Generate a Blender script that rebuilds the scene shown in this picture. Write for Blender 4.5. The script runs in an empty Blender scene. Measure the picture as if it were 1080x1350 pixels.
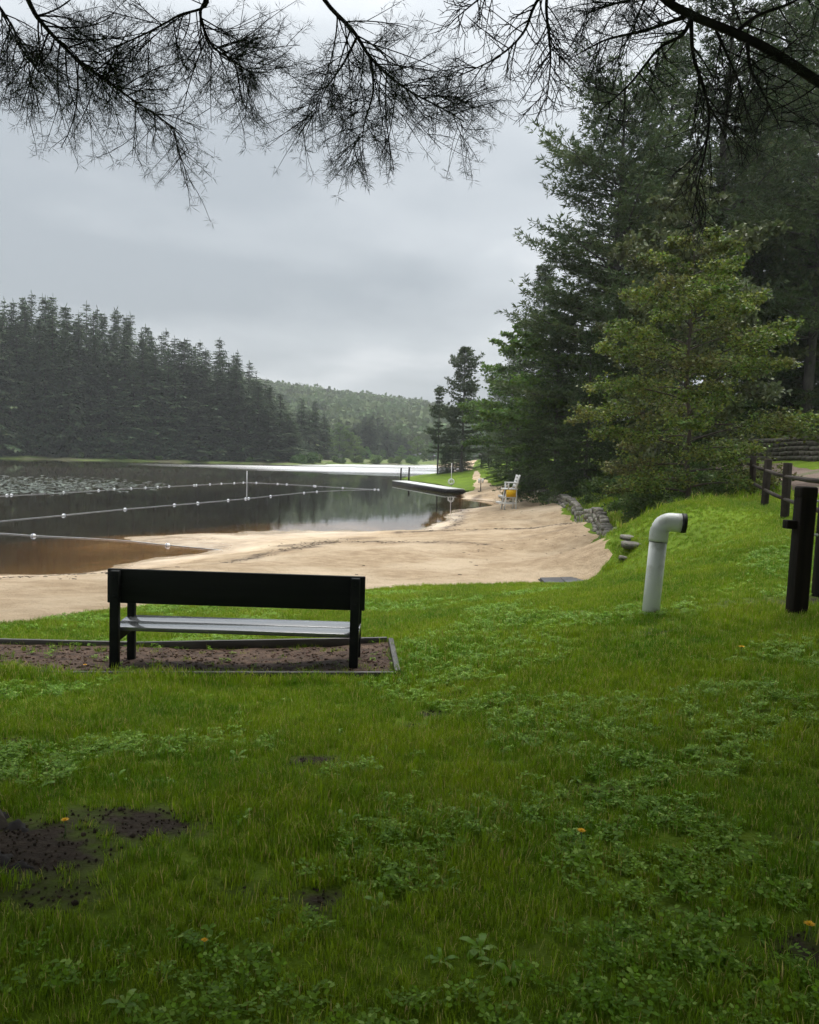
import bpy, math, random
import numpy as np
from mathutils import Vector, Matrix

R = math.radians
rng = np.random.default_rng(7)
scene = bpy.context.scene

# ------------------------------------------------------------------ camera
EYE = np.array((0.0, 0.0, 3.5))          # z = 0 is the lake's surface
PITCH, ROLL = R(4.1), R(1.5)
_f = np.array((0, math.cos(PITCH), -math.sin(PITCH)))
_r0 = np.array((1.0, 0, 0)); _u0 = np.array((0, math.sin(PITCH), math.cos(PITCH)))
_r = _r0*math.cos(ROLL) + _u0*math.sin(ROLL)
_u = -_r0*math.sin(ROLL) + _u0*math.cos(ROLL)
cam_d = bpy.data.cameras.new('camera'); cam = bpy.data.objects.new('camera', cam_d)
scene.collection.objects.link(cam); scene.camera = cam
cam_d.sensor_fit = 'HORIZONTAL'; cam_d.sensor_width = 36; cam_d.lens = 36
cam_d.clip_start = 0.05; cam_d.clip_end = 6000
cam.matrix_world = Matrix(((_r[0], _u[0], -_f[0], EYE[0]), (_r[1], _u[1], -_f[1], EYE[1]),
                           (_r[2], _u[2], -_f[2], EYE[2]), (0, 0, 0, 1)))

def ray(px, py): return _f + (px-540)/1080*_r + (675-py)/1080*_u
def at(px, py, Y):
    d = ray(px, py); return EYE + d*(Y/d[1])
def gp(px, py, z=0.0):
    d = ray(px, py); return EYE + d*((z-EYE[2])/d[2])

# ------------------------------------------------------------------ world, sun, exposure
SUN_EL, SUN_AZ = R(68), R(20)
w = bpy.data.worlds.new('World'); scene.world = w; w.use_nodes = True
nt = w.node_tree; nt.nodes.clear()
def nd(t, typ, **kw):
    n = t.nodes.new(typ)
    for k, v in kw.items():
        if k in n.inputs: n.inputs[k].default_value = v
        else: setattr(n, k, v)
    return n
sky = nd(nt, 'ShaderNodeTexSky', sky_type='NISHITA', sun_disc=False, sun_elevation=SUN_EL, sun_rotation=SUN_AZ)
skb = nd(nt, 'ShaderNodeVectorMath', operation='SCALE'); skb.inputs['Scale'].default_value = 0.05
nt.links.new(sky.outputs[0], skb.inputs[0])
geo = nd(nt, 'ShaderNodeTexCoord')
sep = nd(nt, 'ShaderNodeSeparateXYZ'); nt.links.new(geo.outputs['Generated'], sep.inputs[0])
zc = nd(nt, 'ShaderNodeMath', operation='MAXIMUM'); zc.inputs[1].default_value = 0.0; nt.links.new(sep.outputs[2], zc.inputs[0])
za = nd(nt, 'ShaderNodeMath', operation='ADD'); za.inputs[1].default_value = 0.16; nt.links.new(zc.outputs[0], za.inputs[0])
dx = nd(nt, 'ShaderNodeMath', operation='DIVIDE'); nt.links.new(sep.outputs[0], dx.inputs[0]); nt.links.new(za.outputs[0], dx.inputs[1])
dy = nd(nt, 'ShaderNodeMath', operation='DIVIDE'); nt.links.new(sep.outputs[1], dy.inputs[0]); nt.links.new(za.outputs[0], dy.inputs[1])
cmb = nd(nt, 'ShaderNodeCombineXYZ'); nt.links.new(dx.outputs[0], cmb.inputs[0]); nt.links.new(dy.outputs[0], cmb.inputs[1])
cmap = nd(nt, 'ShaderNodeMapping'); nt.links.new(cmb.outputs[0], cmap.inputs[0])
cmap.inputs['Location'].default_value = (24.99, 2.982, 0); cmap.inputs['Scale'].default_value = (0.8, 0.8, 1)
cn = nd(nt, 'ShaderNodeTexNoise', noise_dimensions='3D'); nt.links.new(cmap.outputs[0], cn.inputs['Vector'])
cn.inputs['Scale'].default_value = 0.5; cn.inputs['Detail'].default_value = 7; cn.inputs['Roughness'].default_value = 0.5; cn.inputs['Distortion'].default_value = 0.25
cr = nd(nt, 'ShaderNodeValToRGB'); nt.links.new(cn.outputs[0], cr.inputs[0])
e = cr.color_ramp.elements
e[0].position = 0.38; e[0].color = (0.168, 0.184, 0.197, 1)
e[1].position = 0.59; e[1].color = (0.36, 0.368, 0.374, 1)
m_ = e.new(0.5); m_.color = (0.24, 0.255, 0.267, 1)
mx = nd(nt, 'ShaderNodeMix', data_type='RGBA'); mx.inputs[0].default_value = 0.93
# an overcast sky grows steadily brighter from the horizon to the zenith (CIE overcast law, softened)
gr = nd(nt, 'ShaderNodeMath', operation='MULTIPLY_ADD'); gr.inputs[1].default_value = 1.25; gr.inputs[2].default_value = 0.78; nt.links.new(zc.outputs[0], gr.inputs[0])
grs = nd(nt, 'ShaderNodeVectorMath', operation='SCALE'); nt.links.new(cr.outputs[0], grs.inputs[0]); nt.links.new(gr.outputs[0], grs.inputs['Scale'])
nt.links.new(skb.outputs[0], mx.inputs[6]); nt.links.new(grs.outputs[0], mx.inputs[7])
bg = nd(nt, 'ShaderNodeBackground'); bg.inputs[1].default_value = 1.0
nt.links.new(mx.outputs[2], bg.inputs[0])
wo = nd(nt, 'ShaderNodeOutputWorld'); nt.links.new(bg.outputs[0], wo.inputs[0])

sl = bpy.data.lights.new('sun', 'SUN'); sl.energy = 1.5; sl.angle = R(30); sl.color = (1.0, 0.97, 0.92)
so = bpy.data.objects.new('sun', sl); scene.collection.objects.link(so)
sd = Vector((math.sin(SUN_AZ)*math.cos(SUN_EL), math.cos(SUN_AZ)*math.cos(SUN_EL), math.sin(SUN_EL)))
so.rotation_euler = sd.to_track_quat('Z', 'Y').to_euler(); so.location = (0, 0, 60)
vs = scene.view_settings
vs.view_transform = 'Standard'; vs.look = 'None'; vs.gamma = 1; vs.use_curve_mapping = False
vs.exposure = 1.4
scene.render.engine = 'CYCLES'
cy = scene.cycles
cy.max_bounces = 5; cy.diffuse_bounces = 2; cy.glossy_bounces = 2; cy.transmission_bounces = 3
cy.transparent_max_bounces = 8; cy.volume_bounces = 0; cy.use_denoising = True; cy.use_adaptive_sampling = True; cy.adaptive_threshold = 0.035
cy.caustics_reflective = False; cy.caustics_refractive = False

# ------------------------------------------------------------------ helpers
COL = scene.collection
def mesh(name, V, *Fs, smooth=False, attrs=None, mats=None):
    V = np.asarray(V, dtype=np.float32).reshape(-1, 3)
    me = bpy.data.meshes.new(name); me.vertices.add(len(V)); me.vertices.foreach_set('co', V.ravel())
    idx, tot = [], []
    for F in Fs:
        if isinstance(F, np.ndarray):
            if len(F): idx.append(F.ravel()); tot.append(np.full(len(F), F.shape[1]))
        else:
            for p in F: idx.append(np.array(p)); tot.append(np.array([len(p)]))
    if idx:
        idx = np.concatenate(idx).astype(np.int32); tot = np.concatenate(tot).astype(np.int32)
        me.loops.add(len(idx)); me.loops.foreach_set('vertex_index', idx)
        me.polygons.add(len(tot)); st = np.concatenate(([0], np.cumsum(tot)[:-1])).astype(np.int32)
        me.polygons.foreach_set('loop_start', st); me.polygons.foreach_set('loop_total', tot)
        if smooth: me.polygons.foreach_set('use_smooth', np.ones(len(tot), dtype=bool))
    me.update(calc_edges=True); me.validate()
    for k, v in (attrs or {}).items():
        a = me.attributes.new(k, 'FLOAT', 'POINT'); a.data.foreach_set('value', np.asarray(v, dtype=np.float32))
    return me

def obj(name, me, mat=None, parent=None, loc=None, rot=None, bevel=0):
    o = bpy.data.objects.new(name, me); COL.objects.link(o)
    if mat is not None and len(me.materials) == 0: me.materials.append(mat)
    if parent is not None: o.parent = parent
    if loc is not None: o.location = [float(c) for c in loc]
    if rot is not None: o.rotation_euler = rot
    if bevel:
        b = o.modifiers.new('bevel', 'BEVEL'); b.width = bevel; b.segments = 2; b.limit_method = 'ANGLE'
    return o

def tag(o, label=None, cat=None, group=None, kind=None):
    if label: o['label'] = label
    if cat: o['category'] = cat
    if group: o['group'] = group
    if kind: o['kind'] = kind
    return o

def thing(name, label, cat, loc=(0, 0, 0), rot=(0, 0, 0), group=None):
    o = bpy.data.objects.new(name, None); COL.objects.link(o)
    o.location = [float(c) for c in loc]; o.rotation_euler = rot; o.empty_display_size = 0.2
    return tag(o, label, cat, group)

class MB:
    def __init__(s): s.V = []; s.F = []; s.n = 0
    def add(s, V, F):
        V = np.asarray(V, float)
        s.V.append(V); s.F += [tuple(i+s.n for i in f) for f in F]; s.n += len(V); return s
    def box(s, c, size, rot=None):
        x, y, z = [d/2 for d in size]
        V = np.array([(-x,-y,-z),(x,-y,-z),(x,y,-z),(-x,y,-z),(-x,-y,z),(x,-y,z),(x,y,z),(-x,y,z)])
        if rot is not None: V = V @ np.array(rot).T
        return s.add(V+np.array(c), [(3,2,1,0),(4,5,6,7),(0,1,5,4),(1,2,6,5),(2,3,7,6),(3,0,4,7)])
    def bar(s, a, b, wd, th, up=(0, 0, 1)):
        a, b = np.array(a, float), np.array(b, float); d = b-a; L = np.linalg.norm(d); d = d/L
        u = np.array(up, float); sd = np.cross(d, u); sd /= np.linalg.norm(sd); u2 = np.cross(sd, d)
        return s.box((a+b)/2, (L, wd, th), np.stack((d, -sd, u2), 1))
    def tube(s, pts, rad, n=10, cap=True):
        V, F = tube(pts, rad, n)
        k = len(pts); F = [tuple(f) for f in F]
        if cap: F += [tuple(range(n-1, -1, -1)), tuple(range((k-1)*n, k*n))]
        return s.add(V, F)
    def mesh(s, name='mesh', smooth=False): return mesh(name, np.concatenate(s.V), s.F, smooth=smooth)
    def build(s, name, mat, parent=None, bevel=0, smooth=False, **k):
        return obj(name, s.mesh(name, smooth), mat, parent, bevel=bevel, **k)

def tube(pts, rad, n=5):
    P = np.asarray(pts, float); k = len(P); rad = np.broadcast_to(np.asarray(rad, float), (k,))
    T = np.gradient(P, axis=0); T /= np.linalg.norm(T, axis=1)[:, None]+1e-9
    ref = np.array((0.31, 0.17, 0.93)) if abs(T[0] @ np.array((0.31, 0.17, 0.93))) < 0.95 else np.array((1.0, 0, 0))
    A = np.cross(T, ref); A /= np.linalg.norm(A, axis=1)[:, None]+1e-9
    B = np.cross(T, A); th = np.arange(n)*2*math.pi/n
    V = P[:, None] + rad[:, None, None]*(A[:, None]*np.cos(th)[None, :, None] + B[:, None]*np.sin(th)[None, :, None])
    i = np.arange(k-1)[:, None]*n; j = np.arange(n)[None]; j2 = (j+1) % n
    F = np.stack((i+j, i+j2, i+n+j2, i+n+j), -1).reshape(-1, 4)
    return V.reshape(-1, 3), F

class Cloud:
    """collects tubes (wood) and diamonds (leaves, needles)"""
    def __init__(s): s.tV = []; s.tF = []; s.tn = 0; s.P = []; s.D = []; s.S = []
    def tube(s, pts, rad, n=5):
        V, F = tube(pts, rad, n); s.tV.append(V); s.tF.append(F+s.tn); s.tn += len(V)
    def leaves(s, P, D, S): s.P.append(P); s.D.append(D); s.S.append(S)
    def wood_mesh(s, name): return mesh(name, np.concatenate(s.tV), np.concatenate(s.tF), smooth=True)
    def leaf_mesh(s, name, mid=0.45, bend=0.0):
        P, D, S = np.concatenate(s.P), np.concatenate(s.D), np.concatenate(s.S)
        n = len(P); V = np.stack((P, P+D*mid+S, P+D, P+D*mid-S), 1)
        if bend:
            N = np.cross(D, S); N /= np.linalg.norm(N, axis=1)[:, None]+1e-9
            L = np.linalg.norm(D, axis=1)[:, None]; V[:, 2] -= N*L*bend
        return mesh(name, V.reshape(-1, 3), np.arange(n*4).reshape(n, 4))

def unit(v): return v/(np.linalg.norm(v, axis=-1, keepdims=True)+1e-9)
def rdir(n, r=rng): return unit(r.normal(size=(n, 3)))
def curve(ctrl, n):
    """Catmull-Rom through control points"""
    C = np.asarray(ctrl, float); k = len(C)
    E = np.concatenate((2*C[:1]-C[1:2], C, 2*C[-1:]-C[-2:-1])); out = []
    for t in np.linspace(0, k-1-1e-6, n):
        i = int(t); u = t-i; a, b, c, d = E[i:i+4]
        out.append(0.5*((2*b)+(c-a)*u+(2*a-5*b+4*c-d)*u*u+(3*b-a-3*c+d)*u**3))
    return np.array(out)

# value noise for numpy
_ng = np.random.default_rng(3).random((256, 256))
def vnoise(x, y):
    x = np.asarray(x, float); y = np.asarray(y, float)
    xi = np.floor(x).astype(int); yi = np.floor(y).astype(int); fx = x-xi; fy = y-yi
    fx = fx*fx*(3-2*fx); fy = fy*fy*(3-2*fy)
    g = lambda a, b: _ng[a % 256, b % 256]
    return (g(xi, yi)*(1-fx)+g(xi+1, yi)*fx)*(1-fy)+(g(xi, yi+1)*(1-fx)+g(xi+1, yi+1)*fx)*fy
def fbm(x, y, o=3):
    s = 0; a = 0.5
    for i in range(o): s = s+a*vnoise(x*2**i+17*i, y*2**i-9*i); a *= 0.5
    return s/(1-0.5**o)

# ------------------------------------------------------------------ materials
MATS = {}
def pmat(name, c1, c2, scale=4, rough=0.8, bump=0.0, bscale=30, bdist=0.01, detail=5, stretch=(1, 1, 1), spec=0.3,
         transl=0.0, objvar=0.0, c3=None, c3scale=1.0, c3rng=(0.5, 0.62), tcol=None, geovar=0.0):
    m = bpy.data.materials.new(name); m.use_nodes = True; t = m.node_tree; L = t.links
    b = t.nodes['Principled BSDF']; out = t.nodes['Material Output']
    tc = nd(t, 'ShaderNodeTexCoord'); mp = nd(t, 'ShaderNodeMapping'); mp.inputs['Scale'].default_value = stretch
    L.new(tc.outputs['Object'], mp.inputs[0])
    n = nd(t, 'ShaderNodeTexNoise', Scale=scale, Detail=detail); L.new(mp.outputs[0], n.inputs['Vector'])
    rp = nd(t, 'ShaderNodeMapRange'); rp.inputs[1].default_value = 0.32; rp.inputs[2].default_value = 0.68
    L.new(n.outputs[0], rp.inputs[0])
    mix = nd(t, 'ShaderNodeMix', data_type='RGBA'); L.new(rp.outputs[0], mix.inputs[0])
    mix.inputs[6].default_value = (*c1, 1); mix.inputs[7].default_value = (*c2, 1); col = mix.outputs[2]
    if c3 is not None:
        n3 = nd(t, 'ShaderNodeTexNoise', Scale=c3scale, Detail=4); L.new(tc.outputs['Object'], n3.inputs['Vector'])
        r3 = nd(t, 'ShaderNodeMapRange'); r3.inputs[1].default_value = c3rng[0]; r3.inputs[2].default_value = c3rng[1]; L.new(n3.outputs[0], r3.inputs[0])
        mx3 = nd(t, 'ShaderNodeMix', data_type='RGBA'); L.new(r3.outputs[0], mx3.inputs[0]); L.new(col, mx3.inputs[6]); mx3.inputs[7].default_value = (*c3, 1); col = mx3.outputs[2]
    if objvar or geovar:
        hs = nd(t, 'ShaderNodeHueSaturation'); L.new(col, hs.inputs['Color'])
        ri = nd(t, 'ShaderNodeObjectInfo').outputs['Random'] if objvar else nd(t, 'ShaderNodeNewGeometry').outputs['Random Per Island']
        if objvar and geovar:
            mm2 = nd(t, 'ShaderNodeMix', data_type='FLOAT'); mm2.inputs[0].default_value = 0.6
            L.new(ri, mm2.inputs[2]); L.new(nd(t, 'ShaderNodeNewGeometry').outputs['Random Per Island'], mm2.inputs[3]); ri = mm2.outputs[0]
        a = max(objvar, geovar)
        mr = nd(t, 'ShaderNodeMapRange'); mr.inputs[3].default_value = 1-a; mr.inputs[4].default_value = 1+a; L.new(ri, mr.inputs[0]); L.new(mr.outputs[0], hs.inputs['Value'])
        mr2 = nd(t, 'ShaderNodeMapRange'); mr2.inputs[3].default_value = 0.5+a*0.06; mr2.inputs[4].default_value = 0.5-a*0.06
        ml = nd(t, 'ShaderNodeMath', operation='FRACT'); mm = nd(t, 'ShaderNodeMath', operation='MULTIPLY'); mm.inputs[1].default_value = 7.31
        L.new(ri, mm.inputs[0]); L.new(mm.outputs[0], ml.inputs[0]); L.new(ml.outputs[0], mr2.inputs[0]); L.new(mr2.outputs[0], hs.inputs['Hue'])
        col = hs.outputs[0]
    L.new(col, b.inputs['Base Color']); b.inputs['Roughness'].default_value = rough
    b.inputs['Specular IOR Level'].default_value = spec
    if bump:
        bn = nd(t, 'ShaderNodeTexNoise', Scale=bscale, Detail=6); L.new(mp.outputs[0], bn.inputs['Vector'])
        bp = nd(t, 'ShaderNodeBump', Strength=bump, Distance=bdist); L.new(bn.outputs[0], bp.inputs['Height']); L.new(bp.outputs[0], b.inputs['Normal'])
    if transl:
        tr = nd(t, 'ShaderNodeBsdfTranslucent'); ms = nd(t, 'ShaderNodeMixShader'); ms.inputs[0].default_value = transl
        L.new(col, tr.inputs[0]); L.new(b.outputs[0], ms.inputs[1]); L.new(tr.outputs[0], ms.inputs[2]); L.new(ms.outputs[0], out.inputs[0])
    MATS[name] = m
    return m

bark = pmat('bark', (0.035, 0.028, 0.022), (0.09, 0.075, 0.06), 6, 0.9, 0.8, 12, 0.03, stretch=(1, 1, 0.25))
bark_dark = pmat('bark_dark', (0.012, 0.011, 0.011), (0.03, 0.026, 0.024), 12, 0.9, 0.5, 40, 0.004)
bark_grey = pmat('bark_grey', (0.03, 0.027, 0.024), (0.075, 0.07, 0.06), 5, 0.9, 0.4, 12, 0.02, stretch=(1, 1, 0.4))
spruce_leaf = pmat('spruce_needles', (0.026, 0.052, 0.022), (0.066, 0.105, 0.044), 0.35, 0.75, objvar=0.3, geovar=0.75, transl=0.15)
pine_leaf = pmat('pine_needles', (0.040, 0.068, 0.026), (0.082, 0.118, 0.040), 0.5, 0.6, objvar=0.18, geovar=0.5, transl=0.25)
hemlock_leaf = pmat('hemlock_needles', (0.025, 0.050, 0.014), (0.056, 0.092, 0.023), 0.5, 0.6, objvar=0.22, geovar=0.5, transl=0.25)
hero_leaf = pmat('young_leaves', (0.080, 0.130, 0.020), (0.165, 0.210, 0.038), 0.9, 0.5, transl=0.38, geovar=0.65, c3=(0.115, 0.12, 0.035), c3scale=0.45)
maple_leaf = pmat('maple_leaves', (0.065, 0.125, 0.022), (0.115, 0.195, 0.034), 0.6, 0.55, transl=0.4, geovar=0.35, objvar=0)
olive_leaf = pmat('olive_leaves', (0.06, 0.08, 0.03), (0.105, 0.125, 0.05), 0.6, 0.6, transl=0.3, geovar=0.4)
far_leaf = pmat('far_leaves', (0.065, 0.13, 0.032), (0.12, 0.195, 0.05), 0.3, 0.7, transl=0.25, objvar=0.3)
bush_leaf = pmat('bush_leaves', (0.045, 0.085, 0.018), (0.09, 0.14, 0.03), 1.5, 0.6, transl=0.3, geovar=0.4)
overhead_needle = pmat('overhead_needles', (0.03, 0.042, 0.036), (0.055, 0.07, 0.055), 3, 0.6, transl=0.15)

bench_paint = pmat('bench_dark_paint', (0.005, 0.0065, 0.006), (0.011, 0.0125, 0.0115), 3, 0.6, 0.35, 18, 0.004, stretch=(0.3, 3, 3), spec=0.12)
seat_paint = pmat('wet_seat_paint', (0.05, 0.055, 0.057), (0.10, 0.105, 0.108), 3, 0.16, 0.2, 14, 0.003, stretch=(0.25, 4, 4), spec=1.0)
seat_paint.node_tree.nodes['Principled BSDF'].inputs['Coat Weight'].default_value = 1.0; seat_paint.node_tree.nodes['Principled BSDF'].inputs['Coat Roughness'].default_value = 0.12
post_wood = pmat('weathered_post', (0.006, 0.005, 0.004), (0.017, 0.012, 0.009), 4, 0.85, 0.7, 16, 0.008, stretch=(3, 3, 0.3), spec=0.15)
fence_wood = pmat('fence_wood', (0.012, 0.008, 0.006), (0.032, 0.023, 0.017), 5, 0.85, 0.6, 20, 0.006)
edging_wood = pmat('edging_wood', (0.025, 0.022, 0.018), (0.07, 0.065, 0.055), 4, 0.45, 0.5, 20, 0.005, stretch=(0.4, 3, 3), spec=0.5)
pvc = pmat('white_pvc', (0.52, 0.55, 0.53), (0.66, 0.68, 0.66), 2.5, 0.45, 0.06, 30, 0.002, stretch=(1, 1, 0.4), c3=(0.22, 0.24, 0.17), c3scale=4.5, c3rng=(0.52, 0.75))
rubber = pmat('black_rubber', (0.008, 0.008, 0.008), (0.015, 0.015, 0.015), 5, 0.6)
steel = pmat('galvanised_steel', (0.30, 0.31, 0.32), (0.42, 0.43, 0.44), 20, 0.4)
white_paint = pmat('white_paint', (0.70, 0.70, 0.68), (0.8, 0.8, 0.78), 3, 0.5)
orange_panel = pmat('orange_panel', (0.72, 0.42, 0.012), (0.80, 0.49, 0.02), 4, 0.5)
dock_grey = pmat('dock_boards', (0.58, 0.59, 0.57), (0.72, 0.73, 0.71), 2, 0.4, stretch=(6, 0.4, 1), spec=0.6)
dock_side = pmat('dock_side', (0.012, 0.012, 0.012), (0.03, 0.028, 0.025), 2, 0.7)
hatch_mat = pmat('grey_hatch', (0.035, 0.037, 0.04), (0.06, 0.062, 0.066), 6, 0.5, 0.3, 25, 0.004)
float_white = pmat('float_plastic', (0.72, 0.73, 0.74), (0.82, 0.82, 0.82), 4, 0.4)
float_blue = pmat('float_blue', (0.05, 0.08, 0.16), (0.08, 0.12, 0.22), 4, 0.4)
rope_mat = pmat('rope', (0.36, 0.37, 0.37), (0.5, 0.5, 0.5), 8, 0.8)
stone_mat = pmat('field_stone', (0.085, 0.08, 0.07), (0.20, 0.185, 0.16), 3, 0.85, 0.7, 14, 0.02, objvar=0.3, c3=(0.07, 0.085, 0.04), c3scale=2.2)
block_mat = pmat('wall_block', (0.065, 0.058, 0.05), (0.14, 0.125, 0.105), 3, 0.9, 0.7, 12, 0.02, objvar=0.25, c3=(0.05, 0.065, 0.03), c3scale=1.2)
dandelion_yellow = pmat('dandelion_petals', (0.75, 0.42, 0.01), (0.85, 0.52, 0.02), 60, 0.6, transl=0.2)
stem_green = pmat('stem', (0.06, 0.11, 0.03), (0.09, 0.15, 0.04), 20, 0.6)
debris_mat = pmat('wet_debris', (0.03, 0.022, 0.014), (0.09, 0.065, 0.04), 6, 0.8, geovar=0.5)
kiosk_wood = pmat('kiosk_wood', (0.03, 0.026, 0.023), (0.06, 0.052, 0.045), 4, 0.8)
kiosk_panel = pmat('kiosk_panel', (0.25, 0.28, 0.30), (0.36, 0.38, 0.40), 3, 0.5)
path_mat = pmat('gravel_path', (0.10, 0.07, 0.055), (0.19, 0.14, 0.115), 2.0, 0.9, 0.7, 60, 0.02, detail=10, c3=(0.07, 0.09, 0.03), c3scale=0.8)
bed_mat = pmat('mulch_bed', (0.026, 0.015, 0.009), (0.10, 0.063, 0.042), 9, 0.7, 1.0, 45, 0.03, detail=10, c3=(0.16, 0.105, 0.07), c3scale=2.5, c3rng=(0.58, 0.85), spec=0.15)

# grass blades: per-instance variation
def grass_mat(name, c1, c2, c3, transl=0.35, rough=0.5, spec=0.3):
    m = bpy.data.materials.new(name); m.use_nodes = True; t = m.node_tree; L = t.links
    b = t.nodes['Principled BSDF']; out = t.nodes['Material Output']
    g = nd(t, 'ShaderNodeNewGeometry')
    n = nd(t, 'ShaderNodeTexNoise', Scale=0.7, Detail=4); L.new(g.outputs['Position'], n.inputs['Vector'])
    r = nd(t, 'ShaderNodeMapRange'); r.inputs[1].default_value = 0.38; r.inputs[2].default_value = 0.62; L.new(n.outputs[0], r.inputs[0])
    nf = nd(t, 'ShaderNodeTexNoise', Scale=4.5, Detail=4); L.new(g.outputs['Position'], nf.inputs['Vector'])
    rf2 = nd(t, 'ShaderNodeMapRange'); rf2.inputs[1].default_value = 0.35; rf2.inputs[2].default_value = 0.65; L.new(nf.outputs[0], rf2.inputs[0])
    av = nd(t, 'ShaderNodeMath', operation='MULTIPLY_ADD'); av.inputs[1].default_value = 0.45; L.new(rf2.outputs[0], av.inputs[0])
    av2 = nd(t, 'ShaderNodeMath', operation='MULTIPLY'); av2.inputs[1].default_value = 0.55; L.new(r.outputs[0], av2.inputs[0]); L.new(av2.outputs[0], av.inputs[2])
    mx = nd(t, 'ShaderNodeMix', data_type='RGBA'); mx.inputs[6].default_value = (*c1, 1); mx.inputs[7].default_value = (*c2, 1); L.new(av.outputs[0], mx.inputs[0])
    ri = nd(t, 'ShaderNodeMath', operation='GREATER_THAN'); ri.inputs[1].default_value = 0.91; L.new(g.outputs['Random Per Island'], ri.inputs[0])
    mx2 = nd(t, 'ShaderNodeMix', data_type='RGBA'); mx2.inputs[7].default_value = (*c3, 1); L.new(mx.outputs[2], mx2.inputs[6]); L.new(ri.outputs[0], mx2.inputs[0])
    hs = nd(t, 'ShaderNodeHueSaturation'); L.new(mx2.outputs[2], hs.inputs['Color'])
    mr = nd(t, 'ShaderNodeMapRange'); mr.inputs[3].default_value = 0.65; mr.inputs[4].default_value = 1.35; L.new(g.outputs['Random Per Island'], mr.inputs[0]); L.new(mr.outputs[0], hs.inputs['Value'])
    L.new(hs.outputs[0], b.inputs['Base Color']); b.inputs['Roughness'].default_value = rough; b.inputs['Specular IOR Level'].default_value = spec
    tr = nd(t, 'ShaderNodeBsdfTranslucent'); L.new(hs.outputs[0], tr.inputs[0]); ms = nd(t, 'ShaderNodeMixShader'); ms.inputs[0].default_value = transl
    L.new(b.outputs[0], ms.inputs[1]); L.new(tr.outputs[0], ms.inputs[2]); L.new(ms.outputs[0], out.inputs[0])
    return m
blade_mat = grass_mat('grass_blades', (0.09, 0.215, 0.004), (0.26, 0.36, 0.010), (0.38, 0.32, 0.10))
clover_mat = grass_mat('clover_leaves', (0.12, 0.26, 0.012), (0.18, 0.32, 0.018), (0.24, 0.36, 0.07), rough=0.55, spec=0.18)
weed_mat = grass_mat('weed_leaves', (0.11, 0.24, 0.014), (0.16, 0.30, 0.02), (0.22, 0.34, 0.06), rough=0.4)

# lawn soil with an attribute for bare earth
def lawn_ground_mat():
    m = bpy.data.materials.new('lawn_ground'); m.use_nodes = True; t = m.node_tree; L = t.links
    b = t.nodes['Principled BSDF']; g = nd(t, 'ShaderNodeNewGeometry')
    n = nd(t, 'ShaderNodeTexNoise', Scale=14, Detail=8); L.new(g.outputs['Position'], n.inputs['Vector'])
    n2 = nd(t, 'ShaderNodeTexNoise', Scale=0.6, Detail=5); L.new(g.outputs['Position'], n2.inputs['Vector'])
    mx = nd(t, 'ShaderNodeMix', data_type='RGBA'); mx.inputs[6].default_value = (0.06, 0.11, 0.006, 1); mx.inputs[7].default_value = (0.15, 0.225, 0.014, 1); L.new(n.outputs[0], mx.inputs[0])
    mxb = nd(t, 'ShaderNodeMix', data_type='RGBA', blend_type='MULTIPLY'); mxb.inputs[0].default_value = 0.6; L.new(mx.outputs[2], mxb.inputs[6])
    rr = nd(t, 'ShaderNodeValToRGB'); L.new(n2.outputs[0], rr.inputs[0]); rr.color_ramp.elements[0].position = 0.35; rr.color_ramp.elements[1].position = 0.65
    rr.color_ramp.elements[0].color = (0.55, 0.6, 0.5, 1); rr.color_ramp.elements[1].color = (1.1, 1.1, 0.9, 1); L.new(rr.outputs[0], mxb.inputs[7])
    soil = nd(t, 'ShaderNodeMix', data_type='RGBA'); soil.inputs[6].default_value = (0.013, 0.010, 0.007, 1); soil.inputs[7].default_value = (0.06, 0.046, 0.034, 1); L.new(n.outputs[0], soil.inputs[0])
    at_ = nd(t, 'ShaderNodeAttribute', attribute_name='dirt')
    ad = nd(t, 'ShaderNodeMath', operation='MULTIPLY_ADD'); ad.inputs[1].default_value = 1.6; L.new(at_.outputs['Fac'], ad.inputs[0])
    sb = nd(t, 'ShaderNodeMath', operation='SUBTRACT'); sb.inputs[1].default_value = 0.75; L.new(n.outputs[0], sb.inputs[0]); L.new(sb.outputs[0], ad.inputs[2]); ad.use_clamp = True
    fin = nd(t, 'ShaderNodeMix', data_type='RGBA'); L.new(ad.outputs[0], fin.inputs[0]); L.new(mxb.outputs[2], fin.inputs[6]); L.new(soil.outputs[2], fin.inputs[7])
    L.new(fin.outputs[2], b.inputs['Base Color']); b.inputs['Roughness'].default_value = 0.85; b.inputs['Specular IOR Level'].default_value = 0.1
    bp = nd(t, 'ShaderNodeBump', Strength=0.9, Distance=0.03); nb = nd(t, 'ShaderNodeTexNoise', Scale=28, Detail=8); L.new(g.outputs['Position'], nb.inputs['Vector'])
    L.new(nb.outputs[0], bp.inputs['Height']); L.new(bp.outputs[0], b.inputs['Normal'])
    return m
lawn_mat = lawn_ground_mat()

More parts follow.
